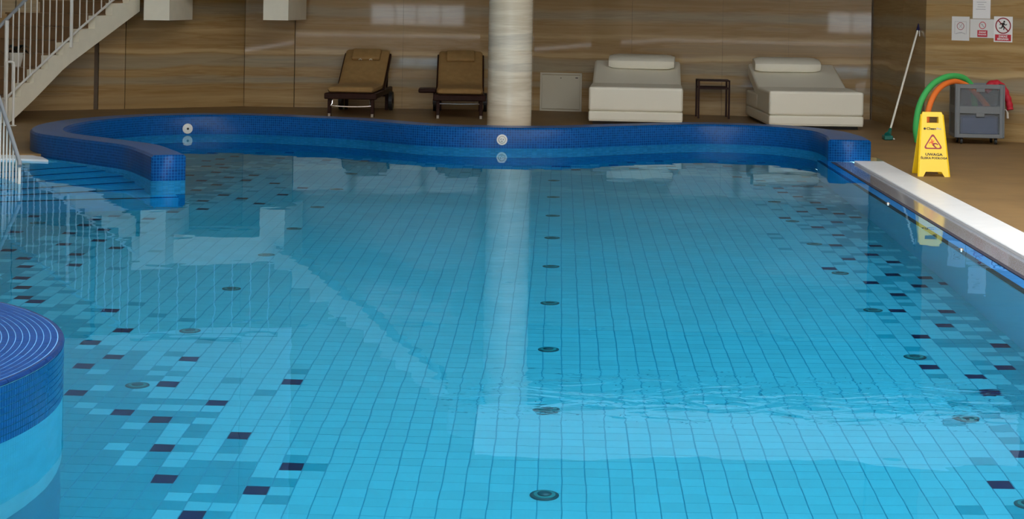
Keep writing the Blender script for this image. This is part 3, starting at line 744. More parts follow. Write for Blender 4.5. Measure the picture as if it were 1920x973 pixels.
# landing slab and its two hanging beam ends
LP0, LP1 = atY(255, 0, 21.95), atY(530, 0, 22.35)
LW = Vector((0.10, 0.9, 0))
def slab4(p, q, off, z0, z1):
    return pr([(p.x, p.y), (q.x, q.y), ((q + off).x, (q + off).y), ((p + off).x, (p + off).y)], z0, z1)
obj('landing', slab4(LP0, LP1, LW, 1.56, 1.93), M['plaster'], st)
for u0, u1, Y, zb in ((270, 318, 21.75, 1.2), (494, 541, 22.3, 1.2)):
    a, c = atY(u0, 0, Y), atY(u1, 0, Y)
    v = 38; zz = EYE - ray((u0 + u1) / 2, v)[1] * Y
    obj('beam', slab4(a, c, LW * 1.0, zz, 1.90), M['plaster'], st)
# second flight, rising to the right in front of the wall above the frame
def f2_Y(u): return 22.2 - (u - 500) * 0.0067
def refl(u, v):
    p = atY(u, v, f2_Y(u)); return Vector((p.x, p.y, -p.z))
F2 = [(514, 507), (548, 541), (582, 566), (615.5, 593), (650.5, 618), (683, 643), (713, 669), (743, 693), (775, 717), (806, 741), (838, 765)]
def f2_bottom(u):
    P = [(505, 455), (529, 472), (585, 510), (656, 566), (718, 615), (800, 690), (850, 735)]
    for (a, b), (c, d) in zip(P, P[1:]):
        if u <= c: return b + (d - b) * (u - a) / (c - a)
    return P[-1][1]
W2 = Vector((-0.10, 0.75, 0)); soff = bmesh.new(); bm = bmesh.new()
for k in range(len(F2) - 1):
    u0, v = F2[k]; u1 = F2[k + 1][0]; cols = []
    zt = refl((u0 + u1) / 2, v).z
    for q in range(3):
        u = u0 + (u1 - u0) * q / 2; b = refl(u, f2_bottom(u)); cols.append((b, Vector((b.x, b.y, zt))))
    slab_strip(bm, cols, W2 * 0.1)
    a, c = refl(u0, v), refl(u1, v)
    P = [a + W2 * 0.1, c + W2 * 0.1, c + W2 * 1.1, a + W2 * 1.1]
    obj('step', pr([(p.x, p.y) for p in P], zt - 0.17, zt + 0.015), M['step_brown'], st)
    slab_strip(soff, [(refl(uu, f2_bottom(uu)) + W2 * 0.1, refl(uu, f2_bottom(uu)) + W2 * 0.1 + Vector((0, 0, 0.05))) for uu in (u0, (u0 + u1) / 2, u1)], W2)
obj('soffit', soff, M['plaster'], st)
obj('stringer', bm, M['plaster'], st)
a, c = refl(838, 765), Vector((-0.80, 19.7, 0))
obj('landing', pr([(a.x, a.y), (-0.83, 19.3), (-0.83, 21.2), (a.x + 0.55, a.y + 1.0)], 3.1, 3.42), M['plaster'], st)
# railing of the first flight
rail = obj('handrail', tb([atY(u, v, stair_Y(max(u, 8)) - 0.02) for u, v in ((-60, 115), (-30, 84), (0, 49), (48, 0), (110, -60), (180, -125), (250, -185))], 0.021, 10), M['rail_gray'], st, True)
obj('bottom_rail', tb([atY(u, v, stair_Y(u) - 0.02) for u, v in ((7, 188), (60, 138), (100, 100), (150, 53), (211, 1), (262, -44))], 0.015, 8), M['white_metal'], rail, True)
def low_v(u):
    P = [(7, 188), (60, 138), (100, 100), (150, 53), (211, 1), (262, -44)]
    for (a, b), (c, d) in zip(P, P[1:]):
        if u <= c: return b + (d - b) * (u - a) / (c - a)
    return -44
def up_v(u):
    P = [(-30, 84), (0, 49), (48, 0), (110, -60), (180, -125), (250, -185)]
    for (a, b), (c, d) in zip(P, P[1:]):
        if u <= c: return b + (d - b) * (u - a) / (c - a)
    return -185
for k, u in enumerate((22.5, 33.5, 44.5, 56, 67.5, 79.5, 92, 104.5, 117, 149, 162, 175, 190, 205, 220, 235, 250)):
    Y = stair_Y(u) - 0.02; p = atY(u, low_v(u), Y); zt = atY(u, up_v(u), Y).z
    obj('baluster', tb([(p.x, p.y, p.z), (p.x, p.y, zt)], 0.0085, 6), M['white_metal'], rail, True)
for u, v0, rr in ((10.5, 188, 0.024), (133, 86, 0.022)):
    Y = stair_Y(u) - 0.02; p = atY(u, v0, Y); zt = atY(u, up_v(u), Y).z
    zf = atY(u, 228, Y).z if u < 20 else p.z
    obj('post', tb([(p.x, p.y, DECK if u < 20 else p.z - 0.02), (p.x, p.y, zt)], rr, 10), M['white_metal'], rail, True)
# far-side railing of the same flight
far = WL * 1.3
r2 = obj('handrail', tb([atY(u, v, stair_Y(max(u, 8))) + far for u, v in ((60, 20), (110, -28), (180, -95), (260, -170))], 0.016, 8), M['white_metal'], st, True)
for u in (70, 84, 98, 112, 126, 140, 154, 168, 182, 196, 210, 224, 238):
    Y = stair_Y(u); p = atY(u, low_v(u), Y) + far; zt = atY(u, up_v(u) + 10, Y).z
    obj('baluster', tb([(p.x, p.y, p.z), (p.x, p.y, zt)], 0.008, 6), M['white_metal'], r2, True)
# railing of the landing
r4 = obj('handrail', tb([Vector((LP0.x, LP0.y, 2.85)), Vector((LP1.x, LP1.y, 2.85))], 0.02, 8), M['rail_gray'], st, True)
for k in range(8):
    p = LP0.lerp(LP1, (k + 0.5) / 8); obj('baluster', tb([(p.x, p.y, 1.93), (p.x, p.y, 2.85)], 0.0085, 5), M['white_metal'], r4, True)

# bent pipe loop in front of the stair foot
b1 = on(24.5, 236, DECK); p0, p1 = atY(13, 116, b1.y), atY(26.5, 116, b1.y)
pts = [Vector((p0.x, b1.y, p0.z)), Vector((p1.x - 0.03, b1.y, p1.z)), Vector((p1.x - 0.006, b1.y, p1.z - 0.01)), Vector((p1.x, b1.y, p1.z - 0.04)), Vector((b1.x, b1.y, DECK))]
gl = thing('pipe_barrier', 'white bent pipe standing at the foot of the staircase', 'barrier', (b1.x, b1.y, DECK))
mi = Matrix.Translation(-Vector((b1.x, b1.y, DECK)))
obj('pipe', tb([mi @ p for p in pts], 0.014, 8), M['white_metal'], gl, True)
obj('foot_plate', lt([(0.035, 0), (0.035, 0.008), (0.018, 0.012)], 14), M['white_metal'], gl)
obj('pipe', tb([mi @ Vector((p0.x, b1.y, p0.z)), mi @ Vector((p0.x, b1.y, DECK))], 0.014, 8), M['white_metal'], gl, True)

# flower pot on a stair tread
zt = atY(62.8, 130, stair_Y(76)).z + 0.02
pc = atY(30, 130, 20.55); pot = thing('plant_pot', 'small white plant pot with dark leaves on a stair tread behind the railing', 'plant pot', (pc.x, pc.y, zt))
obj('pot', lt([(0.055, 0), (0.085, 0.10), (0.095, 0.16), (0.085, 0.165)], 20), M['pot'], pot, True)
obj('soil', lt([(0.08, 0.13), (0.08, 0.168)], 16), M['soil'], pot)
rp = random.Random(2)
for k in range(14):
    a = rp.random() * 2 * PI; r = rp.uniform(0.12, 0.22); h = rp.uniform(-0.02, 0.13)
    bm = bmesh.new(); mid = Vector((r * 0.5 * math.cos(a), r * 0.5 * math.sin(a), 0.2 + h * 0.6)); tip = Vector((r * math.cos(a), r * math.sin(a), 0.14 + h)); s = Vector((-math.sin(a), math.cos(a), 0)) * 0.028
    vs = [bm.verts.new(p) for p in ((0, 0, 0.165), mid - s, mid + s, tip)]
    bm.faces.new((vs[0], vs[1], vs[2])); bm.faces.new((vs[1], vs[3], vs[2]))
    bmesh.ops.solidify(bm, geom=bm.faces, thickness=0.003)
    obj('leaf', bm, M['leaf'], pot)

# ------------------------------------------------------------------ pool entry handrail (left edge)
eh = thing('pool_handrail', 'grey sloping handrail with white bars going down into the pool at the steps', 'handrail', (-4.35, 13.93, 0))
mi = Matrix.Translation(Vector((4.35, -13.93, 0)))
E_ = []
for k in range(14):
    u = 36 - 6.1 * k; Y = 13.93 + 0.078 * k; x = (u - U0 + 350 * SR) / FPX * Y
    zr = 0.165 + 0.072 * k
    E_.append((x, Y, zr))
obj('handrail', tb([mi @ Vector((x, y, z + 0.012)) for x, y, z in [(E_[0][0] + 0.012, E_[0][1] - 0.03, E_[0][2] - 0.03)] + E_], 0.017, 10), M['rail_gray'], eh, True)
for k, (x, y, z) in enumerate(E_):
    obj('post' if k == 0 else 'baluster', tb([mi @ Vector((x, y, -0.55 + 0.02 * k)), mi @ Vector((x, y, z))], 0.013 if k == 0 else 0.007, 8), M['white_metal'], eh, True)

# ================================================================== FURNITURE ON THE BACK DECK
def soft(c, s, bev, seg=3, rot=None): return bx(c, s, bev, seg, rot)
def make_bed(label, loc, rz, w, pil):
    # local: x across, y from the foot (0) to the head
    t = thing('daybed', label, 'daybed', loc, rz, 'white daybeds on the back deck')
    L = 1.98
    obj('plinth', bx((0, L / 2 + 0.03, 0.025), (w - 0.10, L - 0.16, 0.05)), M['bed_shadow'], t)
    obj('base_tier', soft((0, L / 2, 0.11), (w, L, 0.115), 0.02), M['bed'], t, False)
    obj('base_tier', soft((0, L / 2, 0.052), (w - 0.01, L - 0.01, 0.016), 0.006, 1), M['bed'], t, False)
    obj('mattress', soft((0, 0.5, 0.315), (w, 1.0, 0.295), 0.03), M['bed'], t, False)
    obj('back_block', soft((0, 1.49, 0.27), (w, 0.96, 0.20), 0.025), M['bed'], t, False)
    th = math.atan2(0.29, 0.98); R = Matrix.Rotation(th, 3, 'X')
    obj('backrest', soft((0, 1.45, 0.50), (w * 0.985, 1.02, 0.17), 0.035, 3, R), M['bed'], t, False)
    # bolster with soft ends
    bm = bmesh.new(); n = 14; m_ = 12; rings = []
    for i in range(n + 1):
        f = i / n; x = (f - 0.5) * 0.86; k = 1 - abs(2 * f - 1) ** 8 * 0.25
        rings.append([bm.verts.new((x, 0.15 * k * math.copysign(abs(math.cos(2 * PI * j / m_)) ** 0.6, math.cos(2 * PI * j / m_)), 0.078 * k * math.copysign(abs(math.sin(2 * PI * j / m_)) ** 0.6, math.sin(2 * PI * j / m_)))) for j in range(m_)])
    for i in range(n):
        for j in range(m_): bm.faces.new((rings[i][j], rings[i][(j + 1) % m_], rings[i + 1][(j + 1) % m_], rings[i + 1][j]))
    bm.faces.new(rings[0]); bm.faces.new(rings[-1][::-1])
    o = obj('pillow', bm, M['bed'], t, True); o.rotation_euler = (th, 0, pil[1]); o.location = (pil[0], 1.64, 0.72)
    return t
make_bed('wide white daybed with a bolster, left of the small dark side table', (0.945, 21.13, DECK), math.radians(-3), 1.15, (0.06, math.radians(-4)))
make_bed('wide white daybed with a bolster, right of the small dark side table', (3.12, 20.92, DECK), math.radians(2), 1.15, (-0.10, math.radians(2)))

# small side table between the daybeds
tx = thing('side_table', 'small dark framed side table between the two white daybeds', 'table', on(1338, 222.5, DECK), 0)
w, d, h = 0.42, 0.40, 0.50
for sx in (-1, 1):
    for sy in (0, 1): obj('leg', bx((sx * (w / 2 - 0.012), sy * (d - 0.024) + 0.012, h / 2), (0.024, 0.024, h)), M['dark_wood'], tx)
obj('top', bx((0, d / 2, h - 0.008), (w, d, 0.016), 0.003), M['dark_wood'], tx)
obj('crossbar', bx((0, 0.012, h - 0.105), (w - 0.05, 0.024, 0.026)), M['dark_wood'], tx)
obj('crossbar', bx((0, d - 0.012, h - 0.105), (w - 0.05, 0.024, 0.026)), M['dark_wood'], tx)

# access panel low on the wall
p = wall_pt(1016); q = wall_pt(1094)
ap = thing('access_panel', 'square cream access panel low on the wall between column and daybed', 'panel', (p.x, p.y, DECK), math.atan2((q - p).y, (q - p).x))
pw = (q - p).length
obj('door_leaf', bx((pw / 2, -0.012, 0.26), (pw - 0.05, 0.02, 0.46), 0.003), M['panel_white'], ap)
bm = bmesh.new()
for c, s in (((pw / 2, -0.008, 0.012), (pw, 0.022, 0.024)), ((pw / 2, -0.008, 0.508), (pw, 0.022, 0.024)), ((0.012, -0.008, 0.26), (0.024, 0.022, 0.52)), ((pw - 0.012, -0.008, 0.26), (0.024, 0.022, 0.52))): box(bm, c, s)
obj('frame', bm, M['panel_white'], ap)
obj('lock', lt([(0.007, 0.02), (0.007, 0.026)], 10, Matrix.Translation((pw / 2, 0, 0.45)) @ Matrix.Rotation(PI / 2, 4, 'X')), M['black'], ap)
obj('small_plate', bx((pw - 0.07, -0.0235, 0.455), (0.035, 0.003, 0.014)), M['frame_dark'], ap)

# brown sun loungers
def make_lounger(name, label, loc, rz, back_deg, tray, curved):
    t = thing(name, label, 'lounger', loc, rz, 'brown sun loungers by the back wall')
    W = 0.60; zs = 0.30; hin = 0.92; bl = 0.80; th = math.radians(back_deg)
    # wooden side rails, legs, cross bars
    for sx in (-1, 1):
        obj('side_rail', bx((sx * (W / 2 - 0.01), 0.87, zs - 0.035), (0.045, 1.74, 0.075), 0.008), M['dark_wood'], t)
        obj('leg', bx((sx * (W / 2 - 0.03), 0.07, 0.135), (0.045, 0.05, 0.27), 0.006), M['dark_wood'], t)
        obj('foot_cap', bx((sx * (W / 2 - 0.03), 0.07, 0.02), (0.03, 0.053, 0.04)), M['jet_beige'], t)
        obj('leg', bx((sx * (W / 2 - 0.03), 1.50, 0.135), (0.045, 0.05, 0.27), 0.006), M['dark_wood'], t)
        rx = Matrix.Translation((sx * (W / 2 + 0.035), 1.45, 0.125)) @ Matrix.Rotation(PI / 2, 4, 'Y')
        wh = obj('wheel', lt([(0.125, -0.022), (0.125, 0.022), (0.10, 0.024)], 24, rx), M['black'], t)
        obj('hub', lt([(0.035, -0.028), (0.035, 0.028)], 14, rx), M['dark_wood'], wh)
    obj('front_rail', bx((0, 0.02, zs - 0.04), (W + 0.06, 0.045, 0.075), 0.01), M['dark_wood'], t)
    obj('crossbar', bx((0, 1.5, zs - 0.10), (W - 0.06, 0.03, 0.04)), M['dark_wood'], t)
    if curved: obj('stretcher', tb([(-W / 2 + 0.07, 0.07, 0.25), (-W / 2 + 0.06, 0.06, 0.16)] + [(x * 0.0526 * W, 0.05, 0.128 + 0.012 * (x / 8) ** 2) for x in range(-8, 9, 2)] + [(W / 2 - 0.06, 0.06, 0.16), (W / 2 - 0.07, 0.07, 0.25)], 0.010, 8), M['steel'], t, True)
    else: obj('stretcher', tb([(-W / 2 + 0.05, 0.05, 0.185), (0, 0.045, 0.18), (W / 2 - 0.05, 0.05, 0.185)], 0.010, 8), M['steel'], t, True)
    for k in range(9): obj('slat', bx((0, 0.10 + k * 0.095, zs - 0.004), (W - 0.05, 0.06, 0.016)), M['dark_wood'], t)
    # one-piece cushion, bent at the hinge
    bm = bmesh.new(); prof = []; ct = 0.075; Wc = W - 0.02
    def path(s):
        if s <= hin - 0.12: return Vector((0, s, zs + 0.005)), 0.0
        if s <= hin + 0.12:
            f = (s - hin + 0.12) / 0.24; a = th * f
            return Vector((0, hin - 0.12 + 0.24 * f * math.cos(th * 0.25 * f), zs + 0.005 + 0.24 * f * math.sin(a * 0.5))), a
        b = path(hin + 0.12)[0]; e = s - hin - 0.12
        return b + Vector((0, math.cos(th) * e, math.sin(th) * e)), th
    SS = [-0.005, 0.012, 0.04] + [0.1 + 0.1 * k for k in range(7)] + [hin - 0.12 + 0.03 * k for k in range(9)] + [hin + 0.2 + 0.1 * k for k in range(6)] + [hin + bl - 0.04, hin + bl - 0.012, hin + bl]
    rings = []
    for i, s in enumerate(SS):
        c, a = path(s); up = Vector((0, -math.sin(a), math.cos(a)))
        e = min(i, len(SS) - 1 - i); k = {0: 0.55, 1: 0.85}.get(e, 1.0); wx = {0: 0.96, 1: 0.99}.get(e, 1.0) * Wc / 2
        hh = ct * k; lo = ct * (1 - k) * 0.5
        sec = [(-wx + 0.02, lo), (-wx, lo + 0.02), (-wx, lo + hh - 0.022), (-wx + 0.025, lo + hh), (-wx * 0.5, lo + hh + 0.004), (0, lo + hh + 0.005), (wx * 0.5, lo + hh + 0.004), (wx - 0.025, lo + hh), (wx, lo + hh - 0.022), (wx, lo + 0.02), (wx - 0.02, lo)]
        rings.append([bm.verts.new(c + Vector((x, 0, 0)) + up * z) for x, z in sec])
    for i in range(len(rings) - 1):
        m_ = len(rings[0])
        for j in range(m_): bm.faces.new((rings[i][j], rings[i][(j + 1) % m_], rings[i + 1][(j + 1) % m_], rings[i + 1][j]))
    bm.faces.new(rings[0]); bm.faces.new(rings[-1][::-1])
    obj('cushion', bm, M['cushion'], t, True)
    c, a = path(hin + bl - 0.16); R = Matrix.Rotation(th, 3, 'X'); up = Vector((0, -math.sin(th), math.cos(th)))
    pc = c + up * (ct + 0.022)
    pil = obj('pillow', soft(pc, (0.38, 0.22, 0.055), 0.022, 3, R), M['cushion'], t, True)
    if curved:
        for x in (-0.07, 0.07): obj('tie', tb([pc + R @ Vector((x - 0.02, -0.125, 0.0)), pc + R @ Vector((x, -0.115, 0.012)), pc + R @ Vector((x + 0.02, -0.125, 0.0))], 0.008, 6), M['panel_white'], pil, True)
    # back frame under the cushion
    c0 = path(hin)[0]; dirv = Vector((0, math.cos(th), math.sin(th)))
    for sx in (-1, 1):
        a_ = c0 + Vector((sx * (W / 2 - 0.005), 0, -0.03)) ; m0 = a_ + dirv * (bl * 0.5) - up * 0.0
        obj('back_rail', bx(m0, (0.035, bl, 0.06), 0.008, 1, R), M['dark_wood'], t)
        obj('prop', tb([a_ + dirv * 0.5, (sx * (W / 2 - 0.05), 1.62, zs - 0.03)], 0.012, 6), M['dark_wood'], t, True)
    if tray:
        obj('side_tray', bx((-W / 2 - 0.115, 0.62, zs + 0.022), (0.23, 0.34, 0.055), 0.018, 2), M['dark_wood'], t)
    return t
make_lounger('sun_lounger', 'brown sun lounger with a tied pillow and curved steel bar, left one of two', (-2.60, 21.68, DECK), math.radians(-1.5), 33, False, True)
make_lounger('sun_lounger', 'brown sun lounger with a dark side tray, next to the stone column', (-1.235, 21.70, DECK), math.radians(3.0), 33, True, False)

# ================================================================== RIGHT CORNER
# squeegee leaning in the recess
mb = on(1664, 262, DECK); mt = atY(1724, 45, 20.55)
sq = thing('floor_squeegee', 'long white pole with navy grip and green head leaning against the wall', 'squeegee', mb)
mi = Matrix.Translation(-mb); top = mt - mb; dirv = top.normalized()
obj('pole', tb([dirv * 0.10, dirv * (top.length - 0.10)], 0.0125, 10), M['pole'], sq, True)
obj('grip', tb([dirv * (top.length - 0.105), dirv * top.length], [0.019, 0.018], 10), M['grip_navy'], sq, True)
obj('hang_tag', bx(dirv * (top.length - 0.13) + Vector((0.035, 0, -0.01)), (0.022, 0.006, 0.07), 0.004), M['white_metal'], sq)
obj('head', tb([Vector((0, 0, 0.05)), dirv * 0.10, dirv * 0.155], [0.038, 0.026, 0.017], 10), M['green_plastic'], sq, True)
obj('blade', bx((0.0, 0, 0.028), (0.10, 0.16, 0.05), 0.008), M['green_plastic'], sq)
obj('clip', tb([Vector((0.03, -0.05, 0.03)), Vector((0.07, -0.06, 0.012))], 0.008, 6), M['jet_white'], sq, True)

# yellow wet floor sign
wf0 = on(1721, 331, DECK); wf1 = on(1780, 331.5, DECK); cx = (wf0.x + wf1.x) / 2
wf = thing('wet_floor_sign', 'yellow folding wet floor warning sign standing on the deck by the pool edge', 'sign', (cx, wf0.y, DECK), math.radians(-2))
HS = 0.585; tilt = math.atan2(0.15, HS)
wb2, wt2 = 0.142, 0.098
def sign_leaf(flip):
    # outline with handle slot and foot notch, as a frame of quads
    H = HS
    def wz(z): return wb2 + (wt2 - wb2) * z / H
    bm = bmesh.new(); T = 0.014
    pieces = [
        [(-wb2, 0), (-0.095, 0), (-0.070, 0.045), (-wz(0.045), 0.045)],
        [(0.095, 0), (wb2, 0), (wz(0.045), 0.045), (0.070, 0.045)],
        [(-wz(0.045), 0.045), (wz(0.045), 0.045), (wz(0.488), 0.488), (-wz(0.488), 0.488)],
        [(-wz(0.488), 0.488), (-0.050, 0.488), (-0.050, 0.545), (-wz(0.545), 0.545)],
        [(0.055, 0.488), (wz(0.488), 0.488), (wz(0.545), 0.545), (0.055, 0.545)],
        [(-wz(0.545), 0.545), (wz(0.545), 0.545), (wt2 - 0.012, H), (-wt2 + 0.012, H)]]
    for P in pieces:
        a = [bm.verts.new((x, 0, z)) for x, z in P]; b = [bm.verts.new((x, T, z)) for x, z in P]
        for i in range(4): bm.faces.new((a[i], a[(i + 1) % 4], b[(i + 1) % 4], b[i]))
        bm.faces.new(a); bm.faces.new(b[::-1])
    bmesh.ops.remove_doubles(bm, verts=bm.verts, dist=1e-5)
    # raised lip down both edges
    for s in (-1, 1):
        tube(bm, [(s * (wb2 - 0.004), 0.004, 0.003), (s * (wt2 - 0.002), 0.004, H - 0.02)], 0.0075, 6)
    return bm
lf = obj('front_leaf', sign_leaf(False), M['sign_yellow'], wf); lf.rotation_euler = (-tilt, 0, 0)
rb = obj('rear_leaf', sign_leaf(True), M['sign_yellow'], wf); rb.location = (0, 0.31, 0); rb.rotation_euler = (tilt, 0, PI)
rb.rotation_euler = (-tilt, 0, PI)
obj('hinge', tb([(-0.085, 0.153, HS * math.cos(tilt) - 0.006), (0.085, 0.153, HS * math.cos(tilt) - 0.006)], 0.010, 8), M['sign_yellow'], wf, True)
I4 = Matrix.Identity(4)
fr = Matrix.Translation((0, -0.0005, 0))
obj('emblem', ring_shape(0.0, 0.011, 0.001, Matrix.Translation((-0.070, 0, 0.435)), 12), M['print_black'], lf)
text_mesh('lettering', 'Clean', 0.030, M['print_black'], lf, Matrix.Translation((-0.012, -0.0008, 0.435)), sx=1.25)
text_mesh('lettering', 'Pro', 0.026, M['paper_gray'], lf, Matrix.Translation((0.056, -0.0008, 0.435)), sx=1.1)
def tri_outline(r, w, cz, mx, m, name, parent):
    # rounded triangle band
    def rt(rad, inset):
        P = []
        C = [(0, cz + 0.088 - inset * 2), (-0.083 + inset * 1.6, cz - 0.052 + inset), (0.083 - inset * 1.6, cz - 0.052 + inset)]
        for i, (x, z) in enumerate(C):
            a0 = [PI * 0.15, PI * 0.82, PI * 1.5][i]; cen = Vector((x, z)) + (Vector((0, cz)) - Vector((x, z))).normalized() * rad * 1.6
            for q in range(5):
                a = a0 + (PI * 0.68) * q / 4; P.append((cen.x + rad * math.cos(a), cen.y + rad * math.sin(a)))
        return P
    A, B = rt(0.016, 0.0), rt(0.011, 0.011); bm = bmesh.new(); n = len(A)
    va = [bm.verts.new((x, -0.0012, z)) for x, z in A]; vb = [bm.verts.new((x, -0.0012, z)) for x, z in B]
    wa = [bm.verts.new((x, 0.0, z)) for x, z in A]; wb_ = [bm.verts.new((x, 0.0, z)) for x, z in B]
    for i in range(n):
        j = (i + 1) % n
        bm.faces.new((va[i], va[j], vb[j], vb[i])); bm.faces.new((va[i], wa[i], wa[j], va[j])); bm.faces.new((vb[i], vb[j], wb_[j], wb_[i]))
    return obj(name, bm, m, parent)
tri_outline(0.016, 0.01, 0.305, I4, M['print_darkred'], 'warning_triangle', lf)
def fig(parts, mx, m, name, parent, t=0.0012):
    bm = bmesh.new()
    for P in parts:
        n = len(P)
        a = [bm.verts.new(mx @ Vector((x, 0, z))) for x, z in P]; b = [bm.verts.new(mx @ Vector((x, -t, z))) for x, z in P]
        for i in range(n): bm.faces.new((a[i], a[(i + 1) % n], b[(i + 1) % n], b[i]))
        for tr in tessellate_polygon([[Vector((x, z, 0)) for x, z in P]]): bm.faces.new([b[k] for k in tr]); bm.faces.new([a[k] for k in tr][::-1])
    return obj(name, bm, m, parent)
def bar(x0, z0, x1, z1, w0, w1=None):
    w1 = w1 or w0; d = Vector((x1 - x0, z1 - z0)).normalized(); n = Vector((-d.y, d.x))
    return [(x0 + n.x * w0, z0 + n.y * w0), (x0 - n.x * w0, z0 - n.y * w0), (x1 - n.x * w1, z1 - n.y * w1), (x1 + n.x * w1, z1 + n.y * w1)]
def disc(x, z, r, n=12): return [(x + r * math.cos(2 * PI * k / n), z + r * math.sin(2 * PI * k / n)) for k in range(n)]
# slipping figure: head, trunk, arms, legs
fm = Matrix.Translation((0, 0, 0.29))
fig([disc(-0.010, 0.042, 0.008), bar(-0.012, 0.032, -0.002, 0.004, 0.010, 0.009), bar(-0.012, 0.026, -0.036, 0.012, 0.005), bar(-0.006, 0.026, 0.012, 0.036, 0.005)], fm, M['print_orange'], 'slipping_figure', lf)
fig([bar(-0.002, 0.006, 0.026, 0.012, 0.008, 0.006), bar(0.026, 0.012, 0.044, 0.000, 0.006, 0.005), bar(-0.002, 0.002, 0.016, -0.018, 0.008, 0.006), bar(0.016, -0.018, 0.030, -0.030, 0.006, 0.005)], fm, M['print_darkred'], 'figure_legs', lf)
text_mesh('lettering', 'UWAGA', 0.032, M['print_black'], lf, Matrix.Translation((0.005, -0.0008, 0.200)), sx=1.25)
text_mesh('lettering', 'ŚLISKA PODŁOGA', 0.026, M['print_black'], lf, Matrix.Translation((0.005, -0.0008, 0.168)), sx=1.12)

# grey trolley with clear fronts
cl = on(1783, 266, DECK)
CXM = 4.655; CYF = 19.13
ct = thing('trolley', 'grey two-tier plastic trolley with smoky clear fronts and casters by the wall', 'trolley', (CXM, CYF, DECK), math.radians(-4))
CW, CD, Z0, Z1 = 0.545, 0.40, 0.075, 0.665
bm = bmesh.new()
for sx in (-1, 1):
    for sy in (0, 1): box(bm, (sx * (CW / 2 - 0.03), sy * CD + (0.02 if sy == 0 else -0.02), (Z0 + Z1) / 2), (0.06, 0.04, Z1 - Z0), None, 0.008)
for z, h in ((Z0 + 0.02, 0.045), ((Z0 + Z1) / 2 + 0.012, 0.085), (Z1 - 0.025, 0.05)):
    box(bm, (0, 0.02, z), (CW, 0.036, h), None, 0.005); box(bm, (0, CD - 0.02, z), (CW, 0.036, h), None, 0.005)
    for sx in (-1, 1): box(bm, (sx * (CW / 2 - 0.015), CD / 2, z), (0.03, CD, h), None, 0.005)
obj('frame', bm, M['cart_gray'], ct)
for sx in (-1, 1): obj('side_panel', bx((sx * (CW / 2 - 0.012), CD / 2, (Z0 + Z1) / 2), (0.012, CD - 0.05, Z1 - Z0 - 0.04)), M['cart_dark'], ct)
obj('back_panel', bx((0, CD - 0.012, (Z0 + Z1) / 2), (CW - 0.06, 0.012, Z1 - Z0 - 0.04)), M['cart_dark'], ct)
for z in (Z0 + 0.012, (Z0 + Z1) / 2 - 0.02): obj('shelf', bx((0, CD / 2, z), (CW - 0.05, CD - 0.03, 0.014)), M['cart_dark'], ct)
for z0, z1 in ((Z0 + 0.045, (Z0 + Z1) / 2 - 0.03), ((Z0 + Z1) / 2 + 0.055, Z1 - 0.05)):
    obj('clear_front', bx((0.0, 0.022, (z0 + z1) / 2), (CW - 0.11, 0.006, z1 - z0)), M['cart_film'], ct)
    obj('label_holder', bx((0.005, 0.002, z1 - 0.012), (0.095, 0.01, 0.045), 0.004), M['cart_gray'], ct)
for sx in (-1, 1):
    obj('front_post', bx((sx * (CW / 2 - 0.012) - (0.0), -0.004, (Z0 + Z1) / 2), (0.018, 0.012, Z1 - Z0 - 0.01), 0.004), M['cart_gray'], ct)
for sx in (-1, 1):
    for y in (0.06, CD - 0.06):
        rx = Matrix.Translation((sx * (CW / 2 - 0.085), y, 0.034)) @ Matrix.Rotation(PI / 2, 4, 'Y')
        w_ = obj('caster', lt([(0.030, -0.012), (0.034, -0.008), (0.034, 0.008), (0.030, 0.012)], 18, rx), M['black'], ct)
        obj('caster_hub', lt([(0.016, -0.0135), (0.016, 0.0135)], 12, rx), M['cart_gray'], w_)
        obj('caster_fork', bx((sx * (CW / 2 - 0.085), y + 0.012, 0.062), (0.034, 0.05, 0.026), 0.004), M['black'], w_)
# what stands in the trolley
bb = obj('storage_bin', bx((CXM + 0.015, CYF + 0.16, DECK + 0.205), (0.42, 0.22, 0.21), 0.02), M['blue_box']); tag(bb, 'blue bin seen through the lower smoky front of the grey trolley', 'bin')
def noodle(px, Y, r, m, label, extra=()):
    pts = []
    for item in px:
        u, v = item[:2]; yy = item[2] if len(item) > 2 else Y
        pts.append(atY(u, v, yy))
    for p in pts: p.z = max(p.z, DECK + r)
    C = catmull(pts, 5); o = obj('foam_noodle', tb(C, r, 12), m, None, True); tag(o, label, 'pool noodle', 'pool noodles hanging out of the trolley'); return o
noodle([(1720, 275, 19.0), (1717, 240, 18.95), (1722, 205, 18.95), (1733, 178, 18.98), (1750, 157, 19.05), (1772, 145, 19.15), (1795, 143, 19.3), (1812, 150, 19.4), (1824, 168, 19.42), (1828, 200, 19.42)], 19.3, 0.034, M['foam_green'], 'green foam noodle arching from the grey trolley down behind the yellow sign')
noodle([(1741, 278, 18.9), (1737, 235, 18.9), (1741, 205, 18.92), (1752, 177, 19.0), (1768, 160, 19.1), (1787, 153, 19.22), (1803, 156, 19.3), (1820, 166, 19.33), (1840, 186, 19.33), (1857, 208, 19.3)], 19.3, 0.032, M['foam_orange'], 'orange foam noodle under the green one, arching out of the grey trolley')
